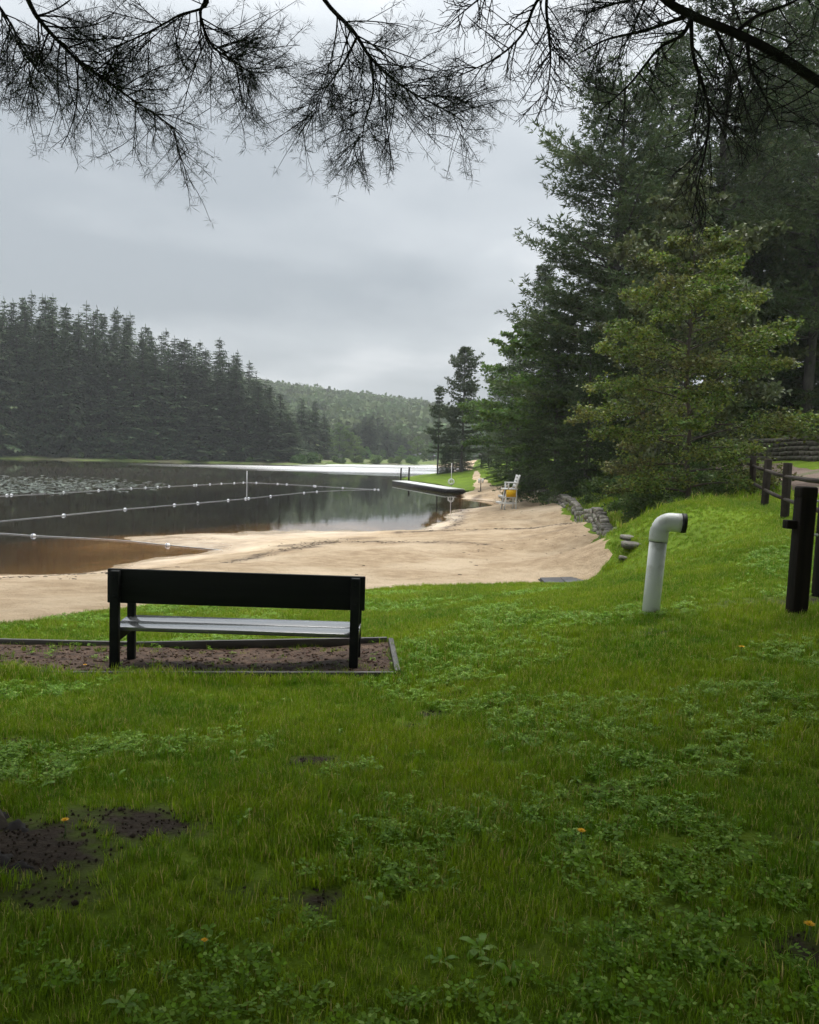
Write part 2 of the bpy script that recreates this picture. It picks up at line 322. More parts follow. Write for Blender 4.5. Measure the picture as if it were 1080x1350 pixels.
def sand_mat_f():
    m = bpy.data.materials.new('sand'); m.use_nodes = True; t = m.node_tree; L = t.links
    b = t.nodes['Principled BSDF']; g = nd(t, 'ShaderNodeNewGeometry')
    n = nd(t, 'ShaderNodeTexNoise', Scale=2.2, Detail=9, Roughness=0.65); L.new(g.outputs['Position'], n.inputs['Vector'])
    nl = nd(t, 'ShaderNodeTexNoise', Scale=0.35, Detail=6); L.new(g.outputs['Position'], nl.inputs['Vector'])
    r = nd(t, 'ShaderNodeMapRange'); r.inputs[1].default_value = 0.3; r.inputs[2].default_value = 0.7; L.new(n.outputs[0], r.inputs[0])
    mx = nd(t, 'ShaderNodeMix', data_type='RGBA'); mx.inputs[6].default_value = (0.31, 0.22, 0.128, 1); mx.inputs[7].default_value = (0.53, 0.405, 0.265, 1); L.new(r.outputs[0], mx.inputs[0])
    # pale washed sand and damp patches
    rl = nd(t, 'ShaderNodeMapRange'); rl.inputs[1].default_value = 0.45; rl.inputs[2].default_value = 0.7; L.new(nl.outputs[0], rl.inputs[0])
    mx1 = nd(t, 'ShaderNodeMix', data_type='RGBA'); mx1.inputs[7].default_value = (0.62, 0.50, 0.35, 1); L.new(rl.outputs[0], mx1.inputs[0]); L.new(mx.outputs[2], mx1.inputs[6])
    # height above the lake: wet fringe, brown shallow bed, dark silt below, also painting in light the deep water absorbs
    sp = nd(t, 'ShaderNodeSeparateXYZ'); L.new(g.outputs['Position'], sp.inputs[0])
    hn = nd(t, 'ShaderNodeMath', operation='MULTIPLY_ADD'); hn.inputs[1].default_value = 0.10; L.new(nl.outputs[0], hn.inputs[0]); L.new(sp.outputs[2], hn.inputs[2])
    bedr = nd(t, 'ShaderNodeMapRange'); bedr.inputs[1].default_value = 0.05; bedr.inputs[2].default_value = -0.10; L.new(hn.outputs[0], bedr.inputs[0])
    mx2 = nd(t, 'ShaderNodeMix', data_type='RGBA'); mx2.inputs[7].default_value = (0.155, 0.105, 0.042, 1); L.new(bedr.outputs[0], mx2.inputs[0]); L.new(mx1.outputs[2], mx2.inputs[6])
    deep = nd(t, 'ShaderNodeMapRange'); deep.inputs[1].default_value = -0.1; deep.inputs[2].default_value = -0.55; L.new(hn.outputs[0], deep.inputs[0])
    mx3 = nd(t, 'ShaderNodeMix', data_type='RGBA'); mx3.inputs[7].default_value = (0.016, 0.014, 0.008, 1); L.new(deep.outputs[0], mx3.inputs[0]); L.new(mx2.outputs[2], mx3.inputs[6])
    at_ = nd(t, 'ShaderNodeAttribute', attribute_name='dirt'); mx4 = nd(t, 'ShaderNodeMix', data_type='RGBA'); L.new(at_.outputs['Fac'], mx4.inputs[0]); L.new(mx3.outputs[2], mx4.inputs[6]); mx4.inputs[7].default_value = (0.12, 0.085, 0.055, 1)
    L.new(mx4.outputs[2], b.inputs['Base Color'])
    wet = nd(t, 'ShaderNodeMapRange'); wet.inputs[1].default_value = 0.06; wet.inputs[2].default_value = 0.22; wet.inputs[3].default_value = 0.14; wet.inputs[4].default_value = 0.85
    L.new(hn.outputs[0], wet.inputs[0]); L.new(wet.outputs[0], b.inputs['Roughness'])
    wsp = nd(t, 'ShaderNodeMapRange'); wsp.inputs[1].default_value = 0.06; wsp.inputs[2].default_value = 0.22; wsp.inputs[3].default_value = 1.0; wsp.inputs[4].default_value = 0.3; L.new(hn.outputs[0], wsp.inputs[0]); L.new(wsp.outputs[0], b.inputs['Specular IOR Level'])
    nb = nd(t, 'ShaderNodeTexNoise', Scale=2.6, Detail=9, Roughness=0.72); L.new(g.outputs['Position'], nb.inputs['Vector'])
    bst = nd(t, 'ShaderNodeMapRange'); bst.inputs[1].default_value = 0.08; bst.inputs[2].default_value = 0.24; bst.inputs[3].default_value = 0.06; bst.inputs[4].default_value = 1.0; L.new(hn.outputs[0], bst.inputs[0])
    bp = nd(t, 'ShaderNodeBump', Strength=1.0, Distance=0.28); L.new(bst.outputs[0], bp.inputs['Strength']); L.new(nb.outputs[0], bp.inputs['Height']); L.new(bp.outputs[0], b.inputs['Normal'])
    return m
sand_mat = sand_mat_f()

def water_mat_f():
    m = bpy.data.materials.new('lake_water'); m.use_nodes = True; t = m.node_tree; L = t.links; t.nodes.clear()
    out = nd(t, 'ShaderNodeOutputMaterial'); g = nd(t, 'ShaderNodeNewGeometry')
    mp = nd(t, 'ShaderNodeMapping'); mp.inputs['Scale'].default_value = (0.5, 1.0, 1); L.new(g.outputs['Position'], mp.inputs[0])
    n1 = nd(t, 'ShaderNodeTexNoise', Scale=1.6, Detail=5); L.new(mp.outputs[0], n1.inputs['Vector'])
    # wind-ruffled lanes
    mp2 = nd(t, 'ShaderNodeMapping'); mp2.inputs['Scale'].default_value = (0.012, 0.022, 1); mp2.inputs['Location'].default_value = (0.35, 0.1, 0); L.new(g.outputs['Position'], mp2.inputs[0])
    n2 = nd(t, 'ShaderNodeTexNoise', Scale=1.0, Detail=6); L.new(mp2.outputs[0], n2.inputs['Vector'])
    sp = nd(t, 'ShaderNodeSeparateXYZ'); L.new(g.outputs['Position'], sp.inputs[0])
    fy = nd(t, 'ShaderNodeMapRange'); fy.inputs[1].default_value = 118; fy.inputs[2].default_value = 150; fy.inputs[3].default_value = -0.12; fy.inputs[4].default_value = 0.22; L.new(sp.outputs[1], fy.inputs[0])
    fx = nd(t, 'ShaderNodeMapRange'); fx.inputs[1].default_value = -75; fx.inputs[2].default_value = -25; fx.inputs[3].default_value = -0.35; fx.inputs[4].default_value = 0.05; L.new(sp.outputs[0], fx.inputs[0])
    s1 = nd(t, 'ShaderNodeMath', operation='ADD'); L.new(fy.outputs[0], s1.inputs[0]); L.new(fx.outputs[0], s1.inputs[1])
    s2 = nd(t, 'ShaderNodeMath', operation='ADD'); L.new(s1.outputs[0], s2.inputs[0]); L.new(n2.outputs[0], s2.inputs[1])
    rf = nd(t, 'ShaderNodeMapRange'); rf.inputs[1].default_value = 0.56; rf.inputs[2].default_value = 0.68; rf.inputs[3].default_value = 0.007; rf.inputs[4].default_value = 0.25; L.new(s2.outputs[0], rf.inputs[0])
    bp = nd(t, 'ShaderNodeBump', Distance=0.25); L.new(n1.outputs[0], bp.inputs['Height']); L.new(rf.outputs[0], bp.inputs['Strength'])
    fr = nd(t, 'ShaderNodeFresnel', IOR=1.33); L.new(bp.outputs[0], fr.inputs['Normal'])
    rg_ = nd(t, 'ShaderNodeMapRange'); rg_.inputs[1].default_value = 0.56; rg_.inputs[2].default_value = 0.82; rg_.inputs[3].default_value = 0.02; rg_.inputs[4].default_value = 0.45; L.new(s2.outputs[0], rg_.inputs[0])
    gl = nd(t, 'ShaderNodeBsdfGlossy', Roughness=0.03); L.new(rg_.outputs[0], gl.inputs['Roughness']); gl.inputs[0].default_value = (0.93, 0.93, 0.93, 1); L.new(bp.outputs[0], gl.inputs['Normal'])
    tr = nd(t, 'ShaderNodeBsdfTransparent'); tr.inputs[0].default_value = (0.72, 0.60, 0.42, 1)
    ms = nd(t, 'ShaderNodeMixShader'); L.new(fr.outputs[0], ms.inputs[0]); L.new(tr.outputs[0], ms.inputs[1]); L.new(gl.outputs[0], ms.inputs[2]); L.new(ms.outputs[0], out.inputs[0])
    return m
water_mat = water_mat_f()

# ------------------------------------------------------------------ terrain
CP = [(0,0,1.85),(-3,0,1.87),(3,0,2.0),(0,-7,1.95),(-8,-6,1.9),(9,-6,2.6),(0,3.5,1.78),(-2,3.5,1.83),(2.5,3.5,1.93),(-6,3,1.8),
      (-2.8,7.7,1.37),(-0.4,7.7,1.41),(-1.6,9.2,1.26),(-5.5,7.7,1.35),(-2.8,6,1.51),(0.8,6,1.60),
      (2.6,8.8,1.84),(3.8,8.0,2.0),(4.4,6,2.12),(6.5,2,2.4),(8,8,2.45),(3.7,13,1.65),(5.3,14,2.05),(4.7,11,1.97),(3.7,15.5,1.06),(2.3,15.5,0.95),(0.7,12.5,1.18),
      (5.4,20,1.5),(7.4,22,2.4),(8.2,18,2.3),(9.1,21,2.38),(10.25,24.6,2.5),(12,30,2.64),(10.5,17,2.65),(14.8,32,3.05),(17,40,3.45),(12.5,24,2.9),(15,28,3.45),(19,45,3.9),
      (14,15,3.2),(20,20,4.6),(40,10,8),(30,40,7.5),(30,80,9),(20,80,5),(60,60,16),(70,0,14),(13.5,60,2.6),(12,78,1.6),(15,50,3.0),(60,150,14),(60,200,16),
      (9.8,61,1.25),(8.3,36,1.3),(6.75,25.2,1.15),(9.0,48,1.3),(9.0,61,0.5),(7.2,36,0.6),(5.9,25,0.62),(8.0,48,0.5),
      (5.6,47,0.42),(6.2,71,0.45),(2,28,0.5),(-3,26,0.38),(-4,20,0.62),(-8,16,0.8),(4,38,0.45),
      (-0.3,112,0.15),(6,112,0.9),(10,100,1.0),(12,130,1.3),(4,128,0.5),(8,86,0.8),(-3,114,-0.3),(5,150,-1),(16,150,1.4),(22,200,2),(8,200,-1.5),
      (-20,32,-1.0),(-10,45,-1.1),(0,58,-1.0),(-30,60,-2),(0,80,-1.1),(-40,110,-2.5),(-60,160,-3),(-40,200,-3),(-20,90,-2),(-40,30,-1.2),(-5,100,-0.8),(-14,25.5,-0.28),(-22,22,-0.3),(-120,60,-2.5),(-250,60,-2.5),(-250,250,-3),(-100,300,-3),(0,300,-3),(-40,20,-.4),(-150,20,-1)]
for px, py, z in [(0,822,1.15),(140,806,1.05),(300,789,.85),(480,777,.66),(600,772,.62),(700,768,.64),(790,762,.64),
                  (0,757,0),(100,757,0),(170,741,0),(280,727,0),(90,728,-.10),(30,715,-.16),(190,726,-.05),(250,716,.03),(190,712,.015),
                  (170,708,0),(260,704,0),(360,700,0),(460,700,0.0),(560,697,0),(590,685,0),(600,672,0),(608,658,0),(612,650,0),(430,696,-.03),(500,694,-.03),(550,692,-.05),(500,687,-.1),(420,689,-.1),(560,676,-.3),(330,690,-.3),(590,660,-.3)]:
    p = gp(px, py, z); CP.append((p[0], p[1], z))
CP = np.array(CP, float); _c = 1.0
def _phi(d): return np.sqrt(d*d+_c)
_n = len(CP); _D = np.linalg.norm(CP[:, None, :2]-CP[None, :, :2], axis=-1)
_A = np.zeros((_n+3, _n+3)); _A[:_n, :_n] = _phi(_D)-np.eye(_n)*0.05
_A[:_n, _n:] = np.c_[np.ones(_n), CP[:, :2]/50]; _A[_n:, :_n] = _A[:_n, _n:].T
_W = np.linalg.solve(_A, np.r_[CP[:, 2], 0, 0, 0])
SCARP = np.array([gp(x, y, 0.3)[:2] for x, y in [(530,696),(600,698),(650,701),(700,703),(740,709),(770,717)]])
def seg_dist(X, Y, poly):
    best = np.full(X.shape, 1e9); side = np.zeros(X.shape)
    for a, b in zip(poly[:-1], poly[1:]):
        d = b-a; t = np.clip(((X-a[0])*d[0]+(Y-a[1])*d[1])/(d@d), 0, 1)
        qx = X-a[0]-t*d[0]; qy = Y-a[1]-t*d[1]; dist = np.hypot(qx, qy)
        k = dist < best; best = np.where(k, dist, best); side = np.where(k, d[0]*qy-d[1]*qx, side)
    return best, side
def zt(X, Y):
    X = np.asarray(X, float); Y = np.asarray(Y, float); sh = X.shape; x = X.ravel(); y = Y.ravel(); out = np.empty(len(x))
    for i in range(0, len(x), 20000):
        xs, ys = x[i:i+20000], y[i:i+20000]
        d = np.hypot(xs[:, None]-CP[None, :, 0], ys[:, None]-CP[None, :, 1])
        out[i:i+20000] = _phi(d)@_W[:_n] + _W[_n]+xs/50*_W[_n+1]+ys/50*_W[_n+2]
    out = out.reshape(sh)
    out = out + (fbm(X*1.3, Y*1.3, 3)-0.5)*0.05 + (fbm(X*0.35+9, Y*0.35, 2)-0.5)*0.06*np.clip(np.abs(out)*2, 0, 1)
    d, s = seg_dist(X, Y, SCARP)
    out = out + np.where(s > 0, 0.0, 0.13)*np.exp(-(d/1.6)**2)*(d < 5)
    return out
def zt1(x, y): return float(zt(np.array([x]), np.array([y]))[0])

def gpt(px, py, y0=1.0, y1=160):
    d = ray(px, py); ts = np.geomspace(y0, y1, 700)/d[1]; P = EYE[None]+d[None]*ts[:, None]
    g = zt(P[:, 0], P[:, 1]); k = np.argmax(P[:, 2] < g); return np.array((P[k, 0], P[k, 1], g[k]))

# sand (and lake bed) polygon; everything else is lawn
SP = [gp(-350,880,1.3), gp(-120,838,1.2), gp(0,822,1.15), gp(140,806,1.05), gp(300,789,.85), gp(400,781,.75), gp(480,777,.66), gp(600,772,.62), gp(700,768,.64), gp(770,766,.64), gp(797,758,.64),
      (5.35,22.5), (5.9,25), (6.6,30), (7.2,36), (8.0,48), (9.0,61), (8.6,68), (7.9,76), (8.2,88), (8.6,100), (9.2,112), (8.6,112), (7.6,100), (7.0,88), (6.0,78), (5.3,76), (4.0,82), (1.0,92), (-2.5,106),
      (-3.6,112), (-1.5,118), (3,132), (9,145), (12,160), (16,210), (30,330), (-310,330), (-310,10), (-30,11)]
SP = np.array([(p[0], p[1]) for p in SP])
def poly_sd(X, Y, P):
    best = np.full(X.shape, 1e9); ins = np.zeros(X.shape, bool); n = len(P)
    for i in range(n):
        a = P[i]; b = P[(i+1) % n]; d = b-a
        t = np.clip(((X-a[0])*d[0]+(Y-a[1])*d[1])/(d@d+1e-9), 0, 1)
        best = np.minimum(best, np.hypot(X-a[0]-t*d[0], Y-a[1]-t*d[1]))
        c = (a[1] > Y) != (b[1] > Y)
        xi = a[0]+(Y-a[1])*d[0]/(d[1] if abs(d[1]) > 1e-9 else 1e-9)
        ins ^= c & (X < xi)
    return np.where(ins, -best, best)
def f_lawn(X, Y):   # > 0 on grass
    return poly_sd(X, Y, SP) + (fbm(X*1.1+5, Y*1.1, 3)-0.5)*0.8+(fbm(X*4.1, Y*4.1, 2)-0.5)*0.3

# bare-earth patches (world x, y, rx, ry, weight)
DIRT = []
for px, py, rx, ry, wt in [(185,1085,.30,.22,1.0),(120,1075,.25,.14,.7),(250,1085,.2,.1,.5),(25,1120,.42,.32,1.1),(70,1175,.25,.2,.8),(410,1003,.20,.13,1.0),(375,1022,.15,.1,.6),(565,942,.12,.10,1.0),(545,960,.18,.12,.7),(605,918,.15,.1,.6),
                           (30,978,.32,.10,.9),(800,1045,.30,.05,1.0),(760,1038,.2,.05,.8),(1065,1255,.16,.14,.9),(1050,1100,.2,.1,.5),(420,1190,.12,.16,.8),(860,835,.5,.25,.55),(980,795,.8,.4,.5),(1060,792,.5,.35,.7),(780,805,.7,.2,.4),(640,815,.6,.25,.35),(520,860,.5,.5,.3),(900,1010,.4,.12,.25),(700,870,.6,.3,.25),(300,930,.5,.2,.3),(150,930,.4,.15,.3),(560,1120,.3,.12,.3),(900,1200,.3,.12,.35),(330,1180,.25,.12,.4),(700,1260,.2,.1,.35),(640,1010,.3,.1,.35),(450,1080,.3,.1,.3),(980,950,.5,.2,.3)]:
    p = gpt(px, py); DIRT.append((p[0], p[1], rx, ry, wt))
def dirt(X, Y):
    s = np.zeros(np.shape(X))
    for x, y, rx, ry, wt in DIRT: s = np.maximum(s, wt*np.exp(-(((X-x)/rx)**2+((Y-y)/ry)**2)))
    return np.clip(s*(0.55+0.9*fbm(X*9, Y*9, 3)), 0, 1)

gx = np.r_[np.arange(-300, -80, 20), np.arange(-80, -20, 4), np.arange(-20, -7, .6), np.arange(-7, 8, .11), np.arange(8, 24, .4), np.arange(24, 75, 2.5)]
gy = np.r_[np.arange(-10, 1, .6), np.arange(1, 12, .1), np.arange(12, 50, .25), np.arange(50, 150, 1.3), np.arange(150, 320, 6)]
GX, GY = np.meshgrid(gx, gy); GZ = zt(GX, GY); GFL = f_lawn(GX, GY); GD = dirt(GX, GY)
GZ = GZ+np.where(GFL < -.3, (fbm(GX*2.6, GY*2.6, 3)-.5)*.085*np.clip((GZ-.08)*4, 0, 1)*np.clip((-GFL-.3)*1.2, 0, 1), 0)
WRACK = [([(290,748),(350,732),(400,720),(440,714),(520,718),(630,724)], .30, .8), ([(530,699),(600,700),(680,704),(770,718)], .28, .9), ([(560,697),(600,690),(605,676),(618,664),(632,652)], .35, .8), ([(-100,778),(0,772),(60,768),(130,764),(200,757)], .35, .7), ([(-60,762),(0,761),(100,760),(180,745)], .3, .6), ([(380,716),(420,712),(470,706)], .5, .6), ([(690,720),(740,718),(790,728)], .3, .4), ([(640,690),(700,692),(740,700)], .3, .4)]
GS = np.zeros(GX.shape); msk = (GY > 10) & (GY < 80) & (GX > -25) & (GX < 12)
for ln_, wd_, am_ in WRACK:
    W_ = np.array([gp(x, y, .3)[:2] for x, y in ln_]); W_ = curve(np.c_[W_, np.zeros(len(W_))], 30)[:, :2]
    d_, _ = seg_dist(GX[msk]+(fbm(GX[msk]*.8, GY[msk]*.8)-.5)*1.2, GY[msk]+(fbm(GX[msk]*.8+40, GY[msk]*.8)-.5)*1.2, W_); GS[msk] = np.maximum(GS[msk], am_*np.exp(-(d_/wd_)**2)*np.clip(fbm(GX[msk]*1.7+3, GY[msk]*1.7)*2.4-.35, 0, 1.2))
GD = np.where(GFL > -.15, GD, GS)
def clip_region(name, F, mat, dz=0.0, attrs=None):
    ny, nx = F.shape; ids = np.arange(ny*nx).reshape(ny, nx)
    q = np.stack((ids[:-1, :-1], ids[:-1, 1:], ids[1:, 1:], ids[1:, :-1]), -1).reshape(-1, 4); f = F.ravel(); pos = f[q] > 0
    full = q[pos.all(1)]; part_ = q[pos.any(1) & ~pos.all(1)]
    V = list(np.c_[GX.ravel(), GY.ravel(), GZ.ravel()]); A = list(GD.ravel()); cache = {}; polys = []
    for c in part_:
        poly = []
        for i in range(4):
            a, b = c[i], c[(i+1) % 4]
            if f[a] > 0: poly.append(a)
            if (f[a] > 0) != (f[b] > 0):
                k = (min(a, b), max(a, b))
                if k not in cache:
                    t = f[k[0]]/(f[k[0]]-f[k[1]]); V.append(V[k[0]]*(1-t)+V[k[1]]*t); A.append(A[k[0]]); cache[k] = len(V)-1
                poly.append(cache[k])
        if len(poly) > 2: polys.append(poly)
    V = np.array(V); used = np.zeros(len(V), bool); used[full.ravel()] = True
    for p in polys: used[p] = True
    mp = np.cumsum(used)-1
    me = mesh(name, V[used], mp[full], [tuple(mp[p]) for p in polys], smooth=True, attrs={'dirt': np.array(A)[used]})
    o = obj(name, me, mat); tag(o, kind='structure'); return o
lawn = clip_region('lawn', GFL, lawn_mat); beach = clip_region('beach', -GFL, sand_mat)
lawn['label'] = 'green lawn sloping down to the beach'; beach['label'] = 'tan sand beach along the lake'

wv = np.array([(-520,17,0),(16,17,0),(40,215,0),(300,700,0),(-520,700,0)], float)
lake = tag(obj('lake', mesh('lake', wv, [(0,1,2,3,4)]), water_mat), 'still dark lake reflecting trees and grey sky', kind='structure')

# ------------------------------------------------------------------ far banks and hill
SHORE = [(-700,600),(-250,600),(-60,603.5),(100,606.5),(250,609.5),(400,612.8),(440,612.3),(500,612.2),(560,613),(640,614.2),(760,616)]
SHW = np.array([gp(x, y, 0)[:2] for x, y in SHORE])
def shoreY(px): return float(np.interp(px, [s[0] for s in SHORE], SHW[:, 1]))
BK = np.array([(-6,-1.5),(0,0.02),(2,.25),(9,.6),(20,1.6),(60,6.0),(140,14),(260,18)])
def bank_z(b, px=0):
    k = min(1, max(0, (385-px)/70)); return k*np.interp(b, BK[:, 0], BK[:, 1])+(1-k)*np.interp(b, [-6,0,2,9,400], [-1.5,.02,.25,.6,3.0])
sx = curve(np.c_[SHW, np.zeros(len(SHW))], 160)
bb = np.array([-6,-2,0,1,2,4,6,9,14,20,35,60,100,140,200,260.])
bv = np.array([[(x*(1+b*0.001)+ (vnoise(i*.3,1.0)-.5)*2.0*(b < 5), y+b+(vnoise(i*.45, 7.)-.5)*5*(b < 12), bank_z(b, 540+x/y*1080)+(vnoise(i*.5, b*.1)-.5)*.5*(b > 1)) for b in bb] for i, (x, y, _) in enumerate(sx)])
ii = np.arange(len(sx)*len(bb)).reshape(len(sx), len(bb))
fq = np.stack((ii[:-1, :-1], ii[1:, :-1], ii[1:, 1:], ii[:-1, 1:]), -1).reshape(-1, 4)
bank_mat = pmat('bank_grass', (0.06, 0.10, 0.018), (0.13, 0.17, 0.04), 0.35, 0.9, 0.6, 3, 0.2, c3=(0.10, 0.10, 0.05), c3scale=0.1)
tag(obj('far_bank', mesh('far_bank', bv.reshape(-1, 3), fq, smooth=True), bank_mat), 'grassy bank across the lake under the spruces', kind='structure')

hp = [(-500,470),(0,480),(200,492),(300,503),(365,512),(400,516),(450,524),(500,531),(560,538),(620,548),(700,560),(900,585),(1300,600)]
hx = np.linspace(-500, 1300, 90); HR = np.array([at(x, np.interp(x, [h[0] for h in hp], [h[1] for h in hp])+9, 820) for x in hx])
hy = np.array([0,.1,.25,.4,.55,.7,.85,1.0,1.15,1.3])
hv = []
for i, r in enumerate(HR):
    base = np.array((r[0]*0.6, 360.0, 1.5))
    for s in hy:
        q = base+(r-base)*min(s, 1); zz = 3+(r[2]-3)*(math.sin(min(s, 1)*math.pi/2)**1.1)
        if s > 1: q = r+np.array((0, 400*(s-1), 0)); zz = r[2]-120*(s-1)
        hv.append((q[0], q[1], zz+(fbm(np.array(i*.25), np.array(s*6)).item()-.5)*5*(0.2 if s == 1 else 1)))
ii = np.arange(len(hv)).reshape(len(hx), len(hy)); fq = np.stack((ii[:-1, :-1], ii[1:, :-1], ii[1:, 1:], ii[:-1, 1:]), -1).reshape(-1, 4)
hill_me = mesh('hill', hv, fq, smooth=True)
tag(obj('hill', hill_me, pmat('hill_ground', (0.03, 0.05, 0.02), (0.05, 0.08, 0.03), 0.1, 0.9)), 'low wooded hill beyond the lake end', kind='structure')
HV = np.array(hv).reshape(len(hx), len(hy), 3)

# ------------------------------------------------------------------ tree generators
def spruce(H, Rad, r):
    c = Cloud(); c.tube([(0,0,-.5),(0.05,0,H*.5),(0,0,H*.98)], [H*.013, H*.008, .03], 6)
    P, D, S = [], [], []; nbr = int(H*15); lean = r.normal(size=2)*.25
    for k in range(nbr):
        t = 1-(1-.03)*math.sqrt(r.random()) if r.random() < .5 else r.uniform(.45, 1); t = min(t, .985); z0 = t*H
        l = (Rad*(1-t)**.62*(1.0 if t > .1 else .8)+.10)*r.uniform(.55, 1.15)*(1+.18*math.sin(z0*1.7+lean[0]*9))
        a = r.random()*6.283; dr = r.uniform(.25, .65)*(1.0 if t < .9 else .2); up = r.uniform(.0, .25)
        ns = max(3, int(l/.55)+2); s = np.linspace(.15, 1, ns)
        pz = z0+l*(up*s-dr*s*s+.12*s**4); ca, sa = math.cos(a), math.sin(a); pts = np.c_[l*s*ca, l*s*sa, pz]
        for q in range(ns):
            for sg in ((-1, 1) if q < ns-1 else (-.5, 0, .5)):
                b = a+sg*r.uniform(.4, 1.1); ln = (.22*l*(1.15-s[q])+.38)*r.uniform(.6, 1.3)
                d = np.array((math.cos(b), math.sin(b), -.2-.8*r.random()*(1.3-t)))*ln
                sd = np.array((-math.sin(b), math.cos(b), r.uniform(-.7, .7)))*ln*.24
                P.append(pts[q]); D.append(d); S.append(sd)
    for z in np.linspace(.93, .99, 4): P.append((0,0,H*z)); D.append((r.normal()*.1,r.normal()*.1,H*.035)); S.append((.07,.05,0))
    c.leaves(np.array(P), np.array(D), np.array(S)); return c

def pine(H, base, prof, r, droop=0.0, per=4, gap=.75, tuft=.26, tw=.028, nt_=6, sec=.42, trunk_r=None, up=.12, bare=False, fill=1.0):
    """layered conifer; prof(t) -> branch length, t = 0 at crown base to 1 at tip"""
    c = Cloud(); tr = trunk_r or H*.012
    tz = np.linspace(-.6, H, 9); off = np.cumsum(r.normal(size=(9, 2))*.07, 0); off -= off[0]
    TP = np.c_[off, tz]; c.tube(TP, np.linspace(tr, .03, 9), 8)
    z = base
    while z < H-.3:
        t = (z-base)/(H-base); l0 = prof(t); ctr = np.array([np.interp(z, tz, TP[:, i]) for i in (0, 1)]+[z])
        a0 = r.random()*6.28
        for j in range(per):
            if r.random() > fill: continue
            a = a0+j*6.283/per+r.normal()*.3; l = l0*r.uniform(.55, 1.15)
            if l < .25: l = .25
            el = up+t*.55+r.normal()*.06-droop
            s = np.linspace(0, 1, 7)
            out = np.c_[math.cos(a)*l*s, math.sin(a)*l*s, l*(math.tan(el)*s-(.18+droop*.8)*s**2+(.22)*s**4*(1-droop))]
            pts = ctr+out; c.tube(pts, np.linspace(min(.012*l+.012, tr*.5), .008, 7), 4)
            if bare: continue
            n2 = max(3, int(l/.36)); ss = np.linspace(.22, 1, n2)
            for q in range(n2):
                p0 = np.array([np.interp(ss[q], s, pts[:, i]) for i in range(3)])
                for sg in (-1, 1):
                    b = a+sg*r.uniform(.5, 1.05); l2 = (sec*l*(1.12-ss[q])+.28)*r.uniform(.6, 1.15)
                    dd = np.array((math.cos(b), math.sin(b), r.uniform(-.02, .22)-droop*.7))
                    n3 = max(2, int(l2/.20)); u = np.linspace(.2, 1, n3)
                    tp = p0+dd*l2*u[:, None]+r.normal(size=(n3, 3))*.045
                    TPn = np.repeat(tp, nt_, 0); nn = len(TPn)
                    nd_ = unit(np.tile(dd, (nn, 1))*.7+r.normal(size=(nn, 3))*.55+np.array((0, 0, .25-droop*.9)))*(tuft*r.uniform(.6, 1.2, (nn, 1)))
                    sd = unit(np.cross(nd_, r.normal(size=(nn, 3))))*tw
                    c.leaves(TPn, nd_, sd)
        z += gap*r.uniform(.7, 1.3)*(1-.35*t)
    return c

def broadleaf(H, Rad, r, nleaf=20000, leaf=.10, base=.10, trunk_r=.09, layered=.5, top=1.0, wide=lambda t: math.sin(math.pi*min(1, .12+.88*t)**.75)**.8, nprim=34, flat=.5, updir=.45):
    c = Cloud(); tz = np.linspace(-.4, H*.97, 10); off = np.cumsum(r.normal(size=(10, 2))*H*.008, 0); off -= off[0]
    TP = np.c_[off, tz]; c.tube(TP, np.linspace(trunk_r, .012, 10), 8)
    tips = []; wts = []
    for k in range(nprim):
        t = (k+.3+r.random()*.4)/nprim; z = H*(base+(.95-base)*t); ctr = np.array([np.interp(z, tz, TP[:, 0]), np.interp(z, tz, TP[:, 1]), z])
        a = k*2.399+r.normal()*.35; l = Rad*max(.12, wide(t))*r.uniform(.75, 1.12); el = updir*(.4+t)+r.normal()*.1
        s = np.linspace(0, 1, 6); cv = r.normal()*.25
        pts = ctr+np.c_[np.cos(a+cv*s)*l*s, np.sin(a+cv*s)*l*s, l*(math.tan(el)*s-.22*s**2)]
        c.tube(pts, np.linspace(max(.012, trunk_r*.38*(1-t*.6)), .006, 6), 5)
        n2 = max(4, int(l/.28))
        for q in range(n2):
            u = .25+.75*(q+r.random())/n2; p0 = np.array([np.interp(u, s, pts[:, i]) for i in range(3)])
            b = a+cv*u+(-1)**q*r.uniform(.35, 1.1); l2 = l*.42*(1.15-u)*r.uniform(.6, 1.2)+.22
            d2 = np.array((math.cos(b), math.sin(b), r.uniform(-.15, .35)))
            p2 = p0+d2*l2*np.linspace(0, 1, 4)[:, None]; p2[:, 2] -= l2*.12*np.linspace(0, 1, 4)**2
            c.tube(p2, np.linspace(.008, .003, 4), 3)
            for uu in (.35, .6, .85, 1.0): tips.append(p0+d2*l2*uu); wts.append(l2*.45)
    tips = np.array(tips); wts = np.array(wts); k = r.integers(0, len(tips), nleaf)
    g = r.normal(size=(nleaf, 3))*np.array((1, 1, flat))*(wts[k][:, None]*.30+.05)
    P = tips[k]+g
    D = unit(r.normal(size=(nleaf, 3))*np.array((1, 1, .5))+np.array((0, 0, -.25)))*leaf*r.uniform(.6, 1.25, (nleaf, 1))
    N = unit(np.array((0, 0, 1.0))*layered*1.6+r.normal(size=(nleaf, 3))*.7)
    S = unit(np.cross(D, N))*np.linalg.norm(D, axis=1)[:, None]*.34
    c.leaves(P, D, S); return c

